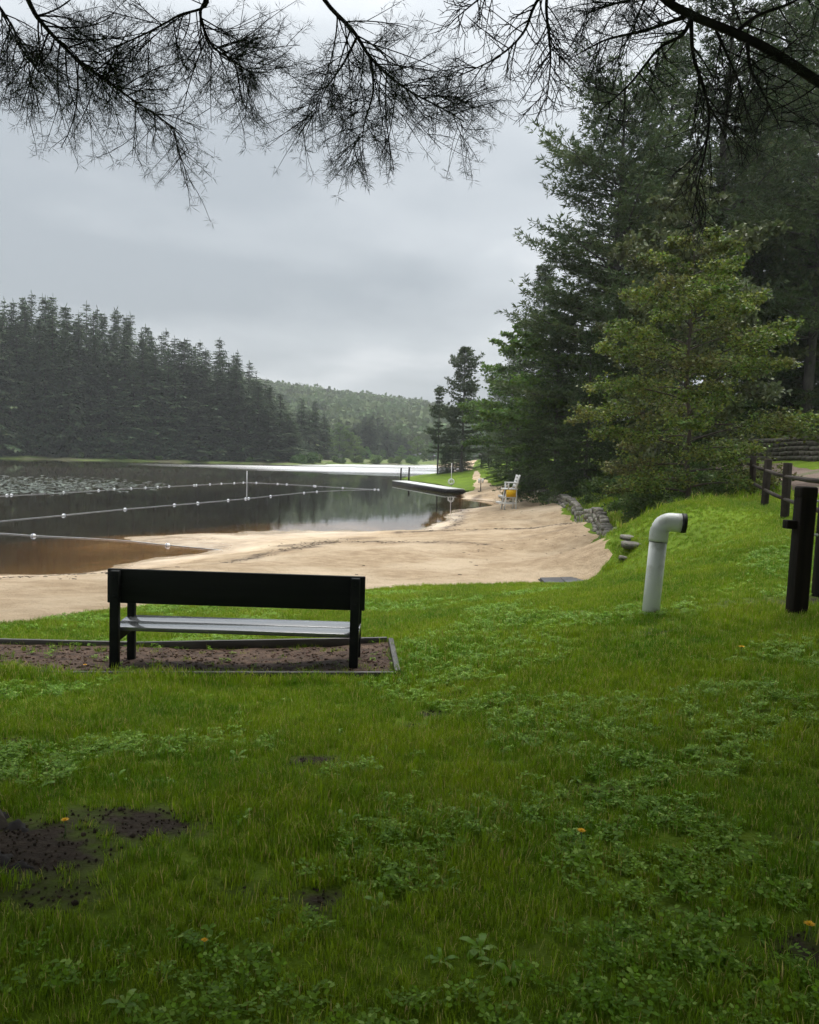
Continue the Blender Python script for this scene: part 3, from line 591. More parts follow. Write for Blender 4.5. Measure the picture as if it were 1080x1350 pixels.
def bush(Rx, Rz, r, n=2500, leaf=.12):
    c = Cloud()
    for k in range(7):
        a = r.random()*6.28; l = Rx*.7*r.random()+.1
        c.tube([(0,0,-.1),(math.cos(a)*l*.4,math.sin(a)*l*.4,Rz*.5),(math.cos(a)*l,math.sin(a)*l,Rz*r.uniform(.8,1.1))],[.02,.014,.005],4)
    lob = np.c_[r.uniform(-.65, .65, (9, 2))*Rx, r.uniform(.35, .85, 9)*Rz]
    k = r.integers(0, 9, n); d = rdir(n, r)*(r.random((n, 1))**.4)
    P = lob[k]+d*np.array((Rx*.5, Rx*.5, Rz*.42)); P[:, 2] = np.abs(P[:, 2])
    D = unit(d+r.normal(size=(n, 3))*.6)*leaf*r.uniform(.6, 1.3, (n, 1)); S = unit(np.cross(D, r.normal(size=(n, 3))))*leaf*.33
    c.leaves(P, D, S); return c

def proto(c, name, bend=.0): return (c.wood_mesh(name+'_trunk'), c.leaf_mesh(name+'_crown', bend=bend))
def plant_tree(name, label, pr, wood, leaf, loc, scale=(1, 1, 1), rz=0.0, group=None, cat='tree', tilt=(0, 0), parts=('trunk', 'crown')):
    t = thing(name, label, cat, loc, (tilt[0], tilt[1], rz), group); t.scale = scale
    for nm, me_, mt_ in ((parts[0], pr[0], wood), (parts[1], pr[1], leaf)):
        o = obj(nm, me_, mt_, t); o.material_slots[0].link = 'OBJECT'; o.material_slots[0].material = mt_
    return t

# ------------------------------------------------------------------ far shore trees
rs = np.random.default_rng(21)
SPR = [proto(spruce(30, 4.3+.4*(i % 3), np.random.default_rng(100+i)), 'spruce') for i in range(6)]
TOP = [(-300,370),(-60,386),(0,396),(20,388),(65,382),(95,398),(120,396),(170,408),(205,428),(235,430),(265,446),(285,444),(320,462),(335,484),(352,496),(372,520),(388,535)]
def topy(px): return float(np.interp(px, [t[0] for t in TOP], [t[1] for t in TOP]))
def place_spruce(px, top, Y, b, label, group, wid=1.0):
    p = at(px, top, Y); zg = bank_z(b, px)-.3; h = p[2]-zg
    s = h/30; pr = SPR[rs.integers(6)]
    plant_tree('spruce_tree', label, pr, bark_grey, spruce_leaf, (p[0], Y, zg), (wid, wid, s), rs.random()*6.28, group)
LBL = 'tall dark spruce in the dense stand on the left far shore'
for row, (b, step, drop) in enumerate([(8, 25, 58), (12, 22, 30), (18, 21, 14), (26, 20, 6), (36, 21, 0)]):
    px = -130+row*7
    while px < 386:
        x = px+rs.uniform(-6, 6); sh = shoreY(x)
        ed = max(0, (x-330)/60)
        lab = ['spruce in the front row at the water', 'spruce in the second row from the water', 'spruce in the middle of the stand', 'spruce in the fourth row back', 'rearmost spruce, tip on the skyline'][row]+[', left end of the left shore stand', ', middle of the left shore stand', ', sloping right end of the left shore stand'][0 if x < 90 else (1 if x < 230 else 2)]
        place_spruce(x, topy(x)+drop*rs.uniform(.3, 1.3)*(1-.5*ed)+rs.uniform(0, 14), sh+b+rs.uniform(-2.5, 2.5), b, lab, 'spruces of the left far shore', rs.uniform(1.1, 1.55))
        px += step*rs.uniform(.8, 1.2)
for x, y in [(398,524),(416,528),(408,540),(428,545),(392,548)]:
    place_spruce(x, y, shoreY(x)+35+rs.uniform(0, 12), 14, 'dark spruce right of the tall stand, before the hazy hill', 'spruces past the end of the tall stand', 1.05)
for i, x in enumerate(np.linspace(446, 541, 22)):
    y = 552+8*rs.random()+max(0, x-505)*.75-(4 if 478 < x < 502 else 0)
    place_spruce(x+rs.uniform(-3, 3), y, shoreY(x)+75+rs.uniform(0, 25), 35, 'small hazy dark spruce at the far end of the lake', 'distant spruces at the lake end', 1.1)
FB = [proto(broadleaf(12, 5.5, np.random.default_rng(200+i), 5500, .5, .08, .2, nprim=26, layered=.3, flat=.8), 'broadleaf', .1) for i in range(3)]
far_specs = [(448,556,290,1.0),(468,572,288,.9),(432,570,282,.8),(484,588,288,.8),(505,592,292,.8),(530,586,300,.9),(552,574,310,1.0),(572,580,315,1.0),(592,578,330,1.0),(612,584,330,1.0),(640,572,330,1.1),(668,576,330,1.1),(8,528,196,.9),(30,546,195,.8),(-18,520,196,.9),(54,566,194,.6),(560,596,285,.7),(540,598,285,.7),(584,597,290,.7),(620,597,290,.8)]
for i, (x, y, Y, wd) in enumerate(far_specs):
    p = at(x, y, Y); zg = 0.3; s = (p[2]-zg)/12
    near = x < 100
    plant_tree('broadleaf_tree', 'leafy green tree at the foot of the spruces, left edge' if near else ('largest light green tree among the distant dark spruces' if i == 0 else 'hazy light green tree low on the far lake shore'), FB[i % 3], bark_grey, far_leaf, (p[0], Y, zg), (s*wd, s*wd, s), rs.random()*6.28, 'leafy trees at the left edge' if near else 'leafy trees on the far lake shore')
BSH = [proto(bush(2.2, 2.0, np.random.default_rng(300+i), 1500, .42), 'bush') for i in range(3)]
for i, (x, s) in enumerate([(403,1.15),(392,.8),(418,.9),(448,.8),(470,.9),(495,1.0),(520,.9),(545,1.0),(270,.5),(160,.55),(210,.45),(330,.55),(100,.6),(360,.7)]):
    Y = shoreY(x)+4; p = at(x, 600, Y)
    plant_tree('shoreline_bush', 'rounded bright green bush at the water, right end of the tall spruces' if i == 0 else 'low green bush along the far water edge', BSH[i % 3], bark_grey, far_leaf, (p[0], Y, .25), (s, s, s), i, None if i == 0 else 'bushes along the far water edge', 'bush', parts=('stem', 'foliage'))

# far wooded hill, one mass
def scatter(name, P, rot, scl, idx, protos, label, kind='stuff'):
    """points instanced with mesh prototypes by geometry nodes"""
    me = mesh(name, P)
    a = me.attributes.new('rot', 'FLOAT_VECTOR', 'POINT'); a.data.foreach_set('vector', np.asarray(rot, np.float32).ravel())
    a = me.attributes.new('scl', 'FLOAT', 'POINT'); a.data.foreach_set('value', np.asarray(scl, np.float32))
    a = me.attributes.new('idx', 'INT', 'POINT'); a.data.foreach_set('value', np.asarray(idx, np.int32))
    pc = bpy.data.collections.new(name+'_source')
    for i, (pm, mt) in enumerate(protos):
        if len(pm.materials) == 0: pm.materials.append(mt)
        pc.objects.link(bpy.data.objects.new('%s_piece_%02d' % (name, i), pm))
    o = bpy.data.objects.new(name, me); COL.objects.link(o)
    g = bpy.data.node_groups.new(name, 'GeometryNodeTree')
    g.interface.new_socket('Geometry', in_out='INPUT', socket_type='NodeSocketGeometry'); g.interface.new_socket('Geometry', in_out='OUTPUT', socket_type='NodeSocketGeometry')
    gi = g.nodes.new('NodeGroupInput'); go = g.nodes.new('NodeGroupOutput'); ip = g.nodes.new('GeometryNodeInstanceOnPoints')
    ci = g.nodes.new('GeometryNodeCollectionInfo'); ci.inputs[0].default_value = pc; ci.inputs[1].default_value = True; ci.inputs[2].default_value = True
    def na(nm, tp):
        n = g.nodes.new('GeometryNodeInputNamedAttribute'); n.data_type = tp; n.inputs[0].default_value = nm; return n.outputs[0]
    L = g.links; L.new(gi.outputs[0], ip.inputs['Points']); L.new(ci.outputs[0], ip.inputs['Instance']); ip.inputs['Pick Instance'].default_value = True
    L.new(na('idx', 'INT'), ip.inputs['Instance Index']); L.new(na('rot', 'FLOAT_VECTOR'), ip.inputs['Rotation']); L.new(na('scl', 'FLOAT'), ip.inputs['Scale'])
    L.new(ip.outputs[0], go.inputs[0])
    md = o.modifiers.new('scatter', 'NODES'); md.node_group = g
    return tag(o, label, kind=kind)

def blob(r, n=150):
    c = Cloud(); d = rdir(n, r); d[:, 2] = np.abs(d[:, 2])*1.1; P = d*(1+r.normal(size=(n, 1))*.18)*np.array((1, 1, .95))
    D = unit(d+r.normal(size=(n, 3))*.8)*r.uniform(.28, .55, (n, 1)); S = unit(np.cross(D, r.normal(size=(n, 3))))*.2
    c.leaves(P-D*.5, D, S); return c.leaf_mesh('canopy')
n = 9500; u = rs.random(n)*(len(hx)-1.01); v = rs.random(n)**.8*7.9
ui, vi = u.astype(int), v.astype(int); fu, fv = (u-ui)[:, None], (v-vi)[:, None]
HP = HV[ui, vi]*(1-fu)*(1-fv)+HV[ui+1, vi]*fu*(1-fv)+HV[ui, vi+1]*(1-fu)*fv+HV[ui+1, vi+1]*fu*fv
hill_leaf = pmat('hill_canopy', (0.075, 0.115, 0.045), (0.12, 0.17, 0.065), 0.02, 0.8, transl=0.2, objvar=0.35)
scatter('hill_forest', HP, np.c_[np.zeros((n, 2)), rs.random(n)*6.28], rs.uniform(4.2, 7.5, n), rs.integers(0, 4, n), [(blob(np.random.default_rng(400+i)), hill_leaf) for i in range(4)], 'hazy green woodland covering the distant hill')

# ------------------------------------------------------------------ trees right of the beach
def ground_at(px, Y):
    x = at(px, 600, Y)[0]; return np.array((x, Y, zt1(x, Y)))
ragged = lambda k, m: (lambda t: k*max(.05, (1-t)**m)*(.72+.28*math.sin(t*37+k)))
r1 = np.random.default_rng(31)
PINE = [proto(pine(24, 3.0, lambda t: 6.5*(1-t)**.42*(.55+.45*min(1, t*4+.35))*(.8+.25*math.sin(t*29)), np.random.default_rng(32), gap=.62, per=5, nt_=7, tuft=.34, tw=.030), 'white_pine'),
        proto(pine(24, 5.0, lambda t: 5.2*(1-t)**.6*(.8+.25*math.sin(t*23+1)), np.random.default_rng(33), gap=.75, per=5, nt_=7, tuft=.30, tw=.026), 'white_pine'),
        proto(pine(20, 2.0, lambda t: 4.4*(1-t)**.75*(.85+.2*math.sin(t*31+2)), np.random.default_rng(34), gap=.65, per=5, nt_=7, tuft=.28, tw=.026), 'white_pine')]
HEM = [proto(pine(16, .6, lambda t: 4.6*(1-t)**.8, np.random.default_rng(40+i), droop=.2, per=5, gap=.55, tuft=.24, tw=.034, nt_=5, up=.05), 'hemlock') for i in range(2)]
MAP = [proto(broadleaf(12, 4.6, np.random.default_rng(50+i), 17000, .24, .10, .16, nprim=32, layered=.5), 'maple', .1) for i in range(2)]

def put(name, label, pr, leaf, px, Y, top, wid=1.0, H=24., rz=None, wood=bark_grey, group=None):
    g = ground_at(px, Y); s = (at(px, top, Y)[2]-g[2])/H
    return plant_tree(name, label, pr, wood, leaf, (g[0], Y, g[2]-.1), (s*wid, s*wid, s), r1.random()*6.28 if rz is None else rz, group)
put('white_pine', 'tall ragged white pine, leftmost of the big trees right of the beach', PINE[0], pine_leaf, 806, 50, 98, 1.28, 24)
put('white_pine', 'very tall white pine rising out of the picture behind the olive tree', PINE[1], pine_leaf, 935, 52, -110, 1.15, 24)
put('white_pine', 'tall dark pine at the right edge above the block wall', PINE[1], pine_leaf, 1060, 48, -60, 1.1, 24)
put('white_pine', 'pine between the leftmost tall pine and the very tall one', PINE[2], pine_leaf, 872, 62, 40, 1.1, 20)
put('white_pine', 'dark pine standing far back at upper right', PINE[0], pine_leaf, 1010, 66, 0, 1.0, 24)
put('white_pine', 'pine low behind the lifeguard chair, left edge of the right wood', PINE[2], pine_leaf, 706, 74, 345, 1.25, 20)
put('white_pine', 'slim dark pine just right of the lone lakeside pine', PINE[1], pine_leaf, 655, 108, 478, .8, 24)
put('white_pine', 'slim second pine just right of the lone lakeside pine', PINE[2], pine_leaf, 672, 95, 440, .8, 20)
for i, (px, Y, top, wid, lab) in enumerate([(735, 50, 420, 1.15, 'dark drooping hemlock over the low stone wall by the beach'), (700, 62, 500, 1.2, 'small hemlock directly behind the lifeguard chair'),
        (772, 44, 430, 1.05, 'dark hemlock left of the olive tree'), (985, 52, 300, 1.25, 'dark hemlock right of the olive tree above the fence'), (1065, 50, 330, 1.3, 'dark hemlock over the block wall at the right edge'),
        (845, 47, 330, 1.1, 'hemlock hidden behind the olive tree'), (668, 84, 540, 1.2, 'hemlock at the narrow far end of the beach'), (1040, 52, 250, 1.3, 'tall dark hemlock between the right edge pines'), (940, 46, 380, 1.0, 'hemlock close behind the right side of the olive tree'), (1120, 50, 280, 1.2, 'hemlock cut by the right edge of the picture'),
        (645, 118, 560, 1.3, 'bushy hemlock beside the notice shelter')]):
    put('hemlock_tree', lab, HEM[i % 2], hemlock_leaf, px, Y, top, wid, 16)
put('maple_tree', 'bright green maple among the dark pines above the beach', MAP[0], maple_leaf, 735, 53, 400, 1.0, 12)
put('maple_tree', 'bright green maple low at the left rim of the right wood', MAP[1], maple_leaf, 682, 78, 415, .95, 12)
put('maple_tree', 'green maple high behind the leftmost tall pine', MAP[1], olive_leaf, 850, 58, 225, .8, 12)
put('maple_tree', 'grey green tree behind the top of the olive tree', MAP[0], olive_leaf, 905, 38, 195, .75, 12)
put('maple_tree', 'grey green tree filling the upper right corner of the wood', MAP[1], olive_leaf, 1010, 60, 90, .8, 12)
put('maple_tree', 'green tree under the right edge pines', MAP[0], olive_leaf, 1090, 50, 200, .9, 12)

# the olive-yellow young tree by the fence
HERO = proto(broadleaf(9, 3.5, np.random.default_rng(61), 42000, .112, .03, .10, layered=.35, nprim=46, flat=.6, updir=.38,
             wide=lambda t: float(np.interp(t, [0, .15, .35, .55, .75, .9, 1], [.75, .95, 1.0, .85, .62, .36, .14]))), 'olive_tree', .15)
g = ground_at(906, 27); s = (at(906, 288, 27)[2]-g[2])/9
plant_tree('young_tree', 'olive green young leafy tree on the bank beside the rail fence', HERO, bark, hero_leaf, (g[0], 27, g[2]-.05), (s, s, s), .4)

# lone lakeside pine group on the grassy spit
LONE = proto(pine(18, 3.2, lambda t: 4.3*(1-t)**.5*(.75+.28*math.sin(t*25)), np.random.default_rng(71), gap=.72, per=5, nt_=6, tuft=.42, tw=.06, fill=.92), 'lone_pine')
LONE2 = proto(pine(18, 4.5, lambda t: 3.2*(1-t)**.5*(.65+.4*math.sin(t*21+2)), np.random.default_rng(72), gap=.95, per=5, nt_=6, tuft=.42, tw=.06, fill=.85), 'lone_pine')
put('white_pine', 'lone tall pine standing on the grassy spit by the dock', LONE, pine_leaf, 609, 114, 455, 1.05, 18)
put('white_pine', 'shorter left pine of the pair on the grassy spit', LONE2, pine_leaf, 578, 117, 508, .95, 18)
for i, (px, top, wd) in enumerate([(598, 560, 1.2), (612, 566, 1.1), (588, 580, 1.0)]):
    put('hemlock_tree', ['dark bushy conifer at the foot of the lone lakeside pine', 'dark conifer right of the lone lakeside pine trunk', 'small conifer left of the lone lakeside pine trunk'][i], HEM[i % 2], hemlock_leaf, px, 116+i, top, wd*1.1, 16)

# undergrowth on the bank behind the low wall
UB = [proto(bush(.8, .75, np.random.default_rng(320+i), 1500, .13), 'bush') for i in range(3)]
ub = [(7.9,27.5,.9),(8.6,29.5,1.1),(9.2,33,1.2),(8.2,24.6,.7),(9.8,36,1.4),(9.6,40,1.3),(10.2,44,1.5),(9.9,49,1.4),(10.6,54,1.5),(10.4,60,1.4),(8.1,31.5,.8),(10.8,30,1.1),(11.4,33.5,1.2),(7.3,26.2,.6),(9.4,27.8,.8),(10.2,66,1.4),(9.8,73,1.3),(12.6,37,1.3),(13.5,41,1.4),(8.9,43,.8),(8.5,37.5,.7),(9.6,25.5,.75)]
for i, (x, y, s) in enumerate(ub):
    plant_tree('undergrowth_bush', ['leafy bush under the olive tree near the end of the stone wall', 'leafy bush on the bank halfway along the stone wall', 'dark leafy bush on the bank at the far end of the stone wall'][0 if y < 30 else (1 if y < 45 else 2)], UB[i % 3], bark_grey, bush_leaf, (x, y, zt1(x, y)-.05), (s, s, s*.9), i*1.3, 'bushes on the bank above the stone wall', 'bush', parts=('stem', 'foliage'))

# ------------------------------------------------------------------ stone walls
def stone_mesh(r, nm='stone'):
    V = np.array([(-1,-1,-1),(1,-1,-1),(1,1,-1),(-1,1,-1),(-1,-1,1),(1,-1,1),(1,1,1),(-1,1,1)], float)*.5
    V *= r.uniform(.8, 1.1, (8, 3)); m = MB().add(V, [(3,2,1,0),(4,5,6,7),(0,1,5,4),(1,2,6,5),(2,3,7,6),(3,0,4,7)]).mesh(nm)
    import bmesh
    bm = bmesh.new(); bm.from_mesh(m); bmesh.ops.bevel(bm, geom=bm.edges[:], offset=.12, segments=1, affect='EDGES'); bm.to_mesh(m); bm.free(); return m
STN = [stone_mesh(np.random.default_rng(500+i)) for i in range(6)]
for m in STN: m.materials.append(stone_mat)
BLK = [stone_mesh(np.random.default_rng(520+i)) for i in range(4)]
for m in BLK: m.materials.append(block_mat)
rw = np.random.default_rng(8)
wl = curve([(6.05,23.4,0),(6.15,25.0,0),(6.85,30,0),(7.5,36,0),(8.3,48,0),(9.3,62,0)], 400); seg = np.r_[0, np.cumsum(np.linalg.norm(np.diff(wl[:, :2], axis=0), axis=1))]
wall = thing('stone_wall', 'low dry stone wall edging the right side of the beach', 'wall', (6.1, 23.4, zt1(5.9, 23.4)))
wo_ = np.array(wall.location); cnt = 0
for course in range(3):
    s = rw.random()*.3
    while s < seg[-1] and cnt < 290:
        ln = rw.uniform(.28, .62)*(1+s/28); x, y = np.interp(s+ln/2, seg, wl[:, 0]), np.interp(s+ln/2, seg, wl[:, 1])
        k = min(len(wl)-2, np.searchsorted(seg, s+ln/2)); d = wl[min(k+1, 399)]-wl[k-1]; ang = math.atan2(d[1], d[0])
        hgt = rw.uniform(.17, .24); zb = max(zt1(x-.45, y)-.05, zt1(x, y)-.34)+course*.20
        o = obj('stone', STN[rw.integers(6)], None, wall, (x-wo_[0]+rw.normal()*.03+course*.05, y-wo_[1], zb+hgt/2-wo_[2]), (rw.normal()*.06, rw.normal()*.06, ang+rw.normal()*.06))
        o.scale = (ln*1.02, rw.uniform(.3, .45), hgt*1.15); cnt += 1; s += ln*1.0+(.15 if course == 2 and rw.random() < .3 else 0)
for i, (px, py, sz) in enumerate([(833,722,(.5,.35,.16)),(828,712,(.4,.28,.12)),(822,738,(.26,.2,.10))]):
    p = gpt(px, py, 10); o = obj('fallen_stone', STN[i], None, None, (p[0], p[1], p[2]+sz[2]*.3), (.1, .05, i*.7)); o.scale = sz
    tag(o, ['flat grey stone lying at the near end of the stone wall', 'upper flat stone beside the near end of the stone wall', 'small stone at the corner of the beach below the wall'][i], 'stone')

bw0, bw1 = np.array((16.7, 29.0)), np.array((18.2, 45.0))
bwall = thing('block_wall', 'mossy retaining wall of stone blocks beyond the gravel path', 'wall', (bw0[0], bw0[1], 3.2)); bo = np.array(bwall.location)
L_ = np.linalg.norm(bw1-bw0); dr = (bw1-bw0)/L_; ang = math.atan2(dr[1], dr[0])
for course in range(6):
    s = -2-rw.random()*.4
    while s < L_:
        ln = rw.uniform(.45, .8); q = bw0+dr*(s+ln/2)
        zb = zt1(q[0], q[1])-.25+course*.22
        o = obj('block', BLK[rw.integers(4)], None, bwall, (q[0]-bo[0]+course*.03+rw.normal()*.012, q[1]-bo[1], zb+.11-bo[2]), (0, rw.normal()*.01, ang+rw.normal()*.02)); o.scale = (ln*1.04, .4, .235); s += ln

# gravel path behind the fence
pc = curve([(7.2,2,0),(8.6,9,0),(10.9,16,0),(11.9,21,0),(13.0,26,0),(14.5,32,0),(15.8,38,0),(15.9,46,0),(15,56,0)], 90); tn = unit(np.gradient(pc, axis=0)); nr = np.c_[tn[:, 1], -tn[:, 0]]
pvv = []
for i in range(len(pc)):
    for o_ in np.linspace(-1.15, 1.15, 9):
        q = pc[i, :2]+nr[i]*(o_+(.12*math.sin(i*.9) if abs(o_) > 1 else 0)); pvv.append((q[0], q[1], zt1(q[0], q[1])+.035-(.05 if abs(o_) > 1.1 else 0)))
ii = np.arange(len(pvv)).reshape(len(pc), 9); fq = np.stack((ii[:-1, :-1], ii[:-1, 1:], ii[1:, 1:], ii[1:, :-1]), -1).reshape(-1, 4)
tag(obj('path', mesh('path', pvv, fq, smooth=True), path_mat), 'brown gravel path behind the rail fence', kind='structure')

# ------------------------------------------------------------------ rail fence and gate posts
def tilt_to(v): return Vector(v).to_track_quat('Z', 'Y').to_euler()
FP = [(963,648,36,1.2),(974,640,30,1.22),(991.5,653,24.6,1.2),(1008,668,21,1.2),(1034.5,684,18,1.22)]
pts = []
for px, py, Y, h in FP:
    p = at(px, py, Y); pts.append((p[0], p[1], zt1(p[0], p[1]), h))
pts.append((6.5, 12.4, zt1(6.5, 12.4), 1.2))
fence = thing('rail_fence', 'weathered wooden two rail fence along the gravel path', 'fence', pts[2][:3]); fo = np.array(fence.location)
rf_ = np.random.default_rng(5)
for x, y, z, h in pts:
    MB().box((0, 0, h/2-.15), (.14, .14, h+.3)).build('post', fence_wood, fence, bevel=.015, loc=np.array((x, y, z))-fo, rot=(rf_.normal()*.02, rf_.normal()*.02, .5+rf_.normal()*.1))
for a, b in zip(pts[:-1], pts[1:]):
    for hh in (.92, .42):
        A = np.array((a[0]-.02, a[1], a[2]+hh))-fo; B = np.array((b[0]-.02, b[1], b[2]+hh))-fo; d = unit(B-A)
        mb = MB(); mb.tube([A-d*.06, A+(B-A)*.5+np.array((0, 0, -.015)), B+d*.06], [.038, .05, .038], 7); mb.build('rail', fence_wood, fence, smooth=False)
def gate_post(px, py, Y, wd, h, label, stub):
    p = at(px, py, Y); z = zt1(p[0], p[1]); t = thing('gate_post', label, 'post', (p[0], p[1], z), (0, R(1.2), R(4)))
    MB().box((0, 0, h/2-.2), (wd, wd, h+.4-.2)).build('shaft', post_wood, t, bevel=.012)
    MB().box((0, 0, h-.06), (wd*1.06, wd*1.06, .115)).build('cap', post_wood, t, bevel=.02)
    MB().tube([(wd*.5, -wd*.2, h-.14), (wd*.5+.05, -wd*.2, h-.14)], .012, 8).build('eye_bolt', steel, t)
    MB().tube([(wd*.5, -wd*.2, h*.63), (wd*.5+.06, -wd*.2, h*.63)], .012, 8).build('eye_bolt', steel, t)
    if stub: MB().box((-wd*.5-.05, .02, h*.70), (.10, .10, .085)).build('stub_rail', post_wood, t, bevel=.008)
    return t, h
gate_post(1050, 808, 8.0, .155, 1.27, 'thick dark square gate post standing on the lawn, nearest post', True)
gate_post(1083, 786, 8.9, .155, 1.25, 'dark gate post cut by the right edge, behind the thick one', False)

# ------------------------------------------------------------------ white vent pipe
p = at(858, 803, 8.8); zb = zt1(p[0], p[1])
vp = thing('vent_pipe', 'white plastic pipe with a bent elbow top sticking out of the lawn', 'pipe', (p[0], p[1], zb), (0, R(3.2), R(-8)))
MB().tube([(0,0,-.2),(0,0,.3),(0,0,.86)], .092, 28).build('pipe', pvc, vp, smooth=True)
el = [(0,0,.80),(0,0,.83),(0,0,.90)]+[(.12*(1-math.cos(a)), 0, .90+.12*math.sin(a)*1.0) for a in np.linspace(.2, math.pi/2, 8)]+[(.17,0,1.02),(.225,0,1.02)]
MB().tube(el, .100, 28).build('elbow', pvc, vp, smooth=True)
MB().tube([(.215,0,1.02),(.265,0,1.02)], .106, 28).build('end_collar', rubber, vp, smooth=False)
MB().tube([(0,0,.795),(0,0,.80)], .1005, 28).build('joint_ring', rubber, vp)

# ------------------------------------------------------------------ bench, bed, edging
bz = 1.46
X0, X1 = at(139, 752, 7.75)[0], at(481, 757, 7.75)[0]; bw_ = X1-X0; cx = (X0+X1)/2
bench = thing('park_bench', 'black painted wooden bench with a wide plank back facing the lake', 'bench', (cx, 7.75, bz), (0, R(.35), 0))
hw = bw_/2
MB().box((0, .055, .69), (bw_, .045, .33)).build('backrest_plank', bench_paint, bench, bevel=.008)
for s in (-1, 1):
    xx = s*(hw-.09)
    po = MB().box((xx, -.005, .345), (.085, .07, 1.0)).build('rear_post', bench_paint, bench, bevel=.008)
    for zz in (.60, .78): MB().tube([(xx, -.046, zz), (xx, -.036, zz)], .010, 10).build('bolt', bench_paint, po)
    MB().box((xx, .47, .22), (.075, .07, .84)).build('front_leg', bench_paint, bench, bevel=.008)
    MB().bar((xx, .035, .20), (xx, .52, .228), .06, .09).build('seat_bearer', bench_paint, bench, bevel=.005)
    MB().box((xx, .26, .665), (.09, .52, .04)).build('armrest', bench_paint, bench, bevel=.008)
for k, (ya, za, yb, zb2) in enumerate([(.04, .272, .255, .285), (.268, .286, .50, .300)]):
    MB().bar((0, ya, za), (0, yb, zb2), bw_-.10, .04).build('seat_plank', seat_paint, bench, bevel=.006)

ex0, ex1, ey0, ey1 = -6.2, -.10, 7.36, 8.95
bxs = np.linspace(ex0, ex1, 80); bys = np.linspace(ey0, ey1, 24); BX, BY = np.meshgrid(bxs, bys)
BX = BX-.10*(BY-ey0)/(ey1-ey0)*(BX-ex0)/(ex1-ex0)
BZ = zt(BX, BY)+.02+(fbm(BX*6, BY*6, 3)-.5)*.03
ii = np.arange(BX.size).reshape(BX.shape); fq = np.stack((ii[:-1, :-1], ii[:-1, 1:], ii[1:, 1:], ii[1:, :-1]), -1).reshape(-1, 4)
tag(obj('gravel_bed', mesh('gravel_bed', np.c_[BX.ravel(), BY.ravel(), BZ.ravel()], fq, smooth=True), bed_mat), 'wet reddish brown mulch bed under the bench', kind='structure')
edg = thing('timber_edging', 'low weathered timber frame around the mulch bed of the bench', 'edging', (ex1, ey0, zt1(ex1, ey0)))
eo = np.array(edg.location)
def eboard(a, b, h0=.005, th=.045):
    A = np.array((a[0], a[1], zt1(*a)+h0))-eo; B = np.array((b[0], b[1], zt1(*b)+h0))-eo
    MB().bar(A, B, th, .10).build('board', edging_wood, edg, bevel=.006)
eboard((ex0, ey0-.02), (-3.1, ey0-.02)); eboard((-3.09, ey0-.02), (ex1+.02, ey0-.02)); eboard((ex1+.03, ey0), (ex1-.07, ey1), .012, .055); eboard((ex1-.11, ey1+.03), (-3.0, ey1+.03), .02); eboard((-3.01, ey1+.03), (ex0, ey1+.03), .02)

# ------------------------------------------------------------------ hatch on the lawn edge
p = gpt(742, 768, 8)
h_ = thing('drain_cover', 'flat dark grey two leaf cover lying where lawn meets sand', 'cover', p, (R(3), R(-2), R(3)))
MB().box((-.25, 0, .04), (.49, .62, .05)).build('cover_leaf', hatch_mat, h_, bevel=.006)
MB().box((.25, 0, .045), (.49, .62, .05)).build('cover_leaf', hatch_mat, h_, bevel=.006)
MB().box((0, 0, -.01), (1.06, .70, .06)).build('frame', dock_side, h_)

# ------------------------------------------------------------------ lifeguard chair, signs, dock, ring, posts, shelter
g0 = np.array((at(670.5, 674, 46.5)[0], 46.5)); zc_ = zt1(*g0)
ch = thing('lifeguard_chair', 'white wooden lifeguard chair with an orange side panel on the sand', 'chair', (g0[0], g0[1], zc_), (0, 0, R(6)))
def chair_leg(x, y, xt): MB().bar((x, y, -.03), (xt, y*.8, 1.18), .085, .085, (1, 0, 0)).build('leg', white_paint, ch)
for y in (-.36, .36): chair_leg(-.34, y, -.18); chair_leg(.34, y, .33)
for z, x0 in ((.36, -.66), (.72, -.54)):
    MB().box(((x0+.38)/2, -.36, z), (.38-x0, .06, .09)).build('side_rail', white_paint, ch)
    MB().box(((x0+.38)/2, .36, z), (.38-x0, .06, .09)).build('side_rail', white_paint, ch)
    MB().box((x0+.10, 0, z+.06), (.22, .80, .035)).build('footrest', white_paint, ch)
MB().box((.02, -.40, .93), (.56, .03, .40)).build('side_panel', orange_panel, ch)
MB().box((.02, .40, .93), (.56, .03, .40)).build('side_panel', orange_panel, ch)
MB().box((.0, 0, 1.17), (.78, .84, .06)).build('seat', white_paint, ch)
for y in (-.40, .40):
    MB().box((-.14, y, 1.36), (.08, .07, .36)).build('arm_post', white_paint, ch)
    MB().box((.12, y, 1.53), (.62, .11, .05)).build('armrest', white_paint, ch)
    MB().bar((.28, y*.9, 1.16), (.50, y*.9, 1.98), .09, .07, (0, 1, 0)).build('back_post', white_paint, ch)
for k in range(4):
    f = .25+k*.21; MB().bar((.26+.22*f, -.38, 1.16+.82*f), (.26+.22*f, .38, 1.16+.82*f), .03, .13).build('back_slat', white_paint, ch)

def sign_pair(px, Y, label):
    x = at(px, 640, Y)[0]; z = zt1(x, Y); t = thing('beach_sign', label, 'sign', (x, Y, z))
    MB().box((0, 0, .5), (.07, .07, 1.15)).build('post', kiosk_wood, t)
    for s in (-1, 1): MB().box((s*.15, -.04, .90), (.17, .03, .38)).build('panel', white_paint, t)
    MB().box((0, 0, .0), (.45, .45, .06)).build('base', dock_side, t)
sign_pair(634, 70, 'twin white panel sign on a thin post where the sand narrows')

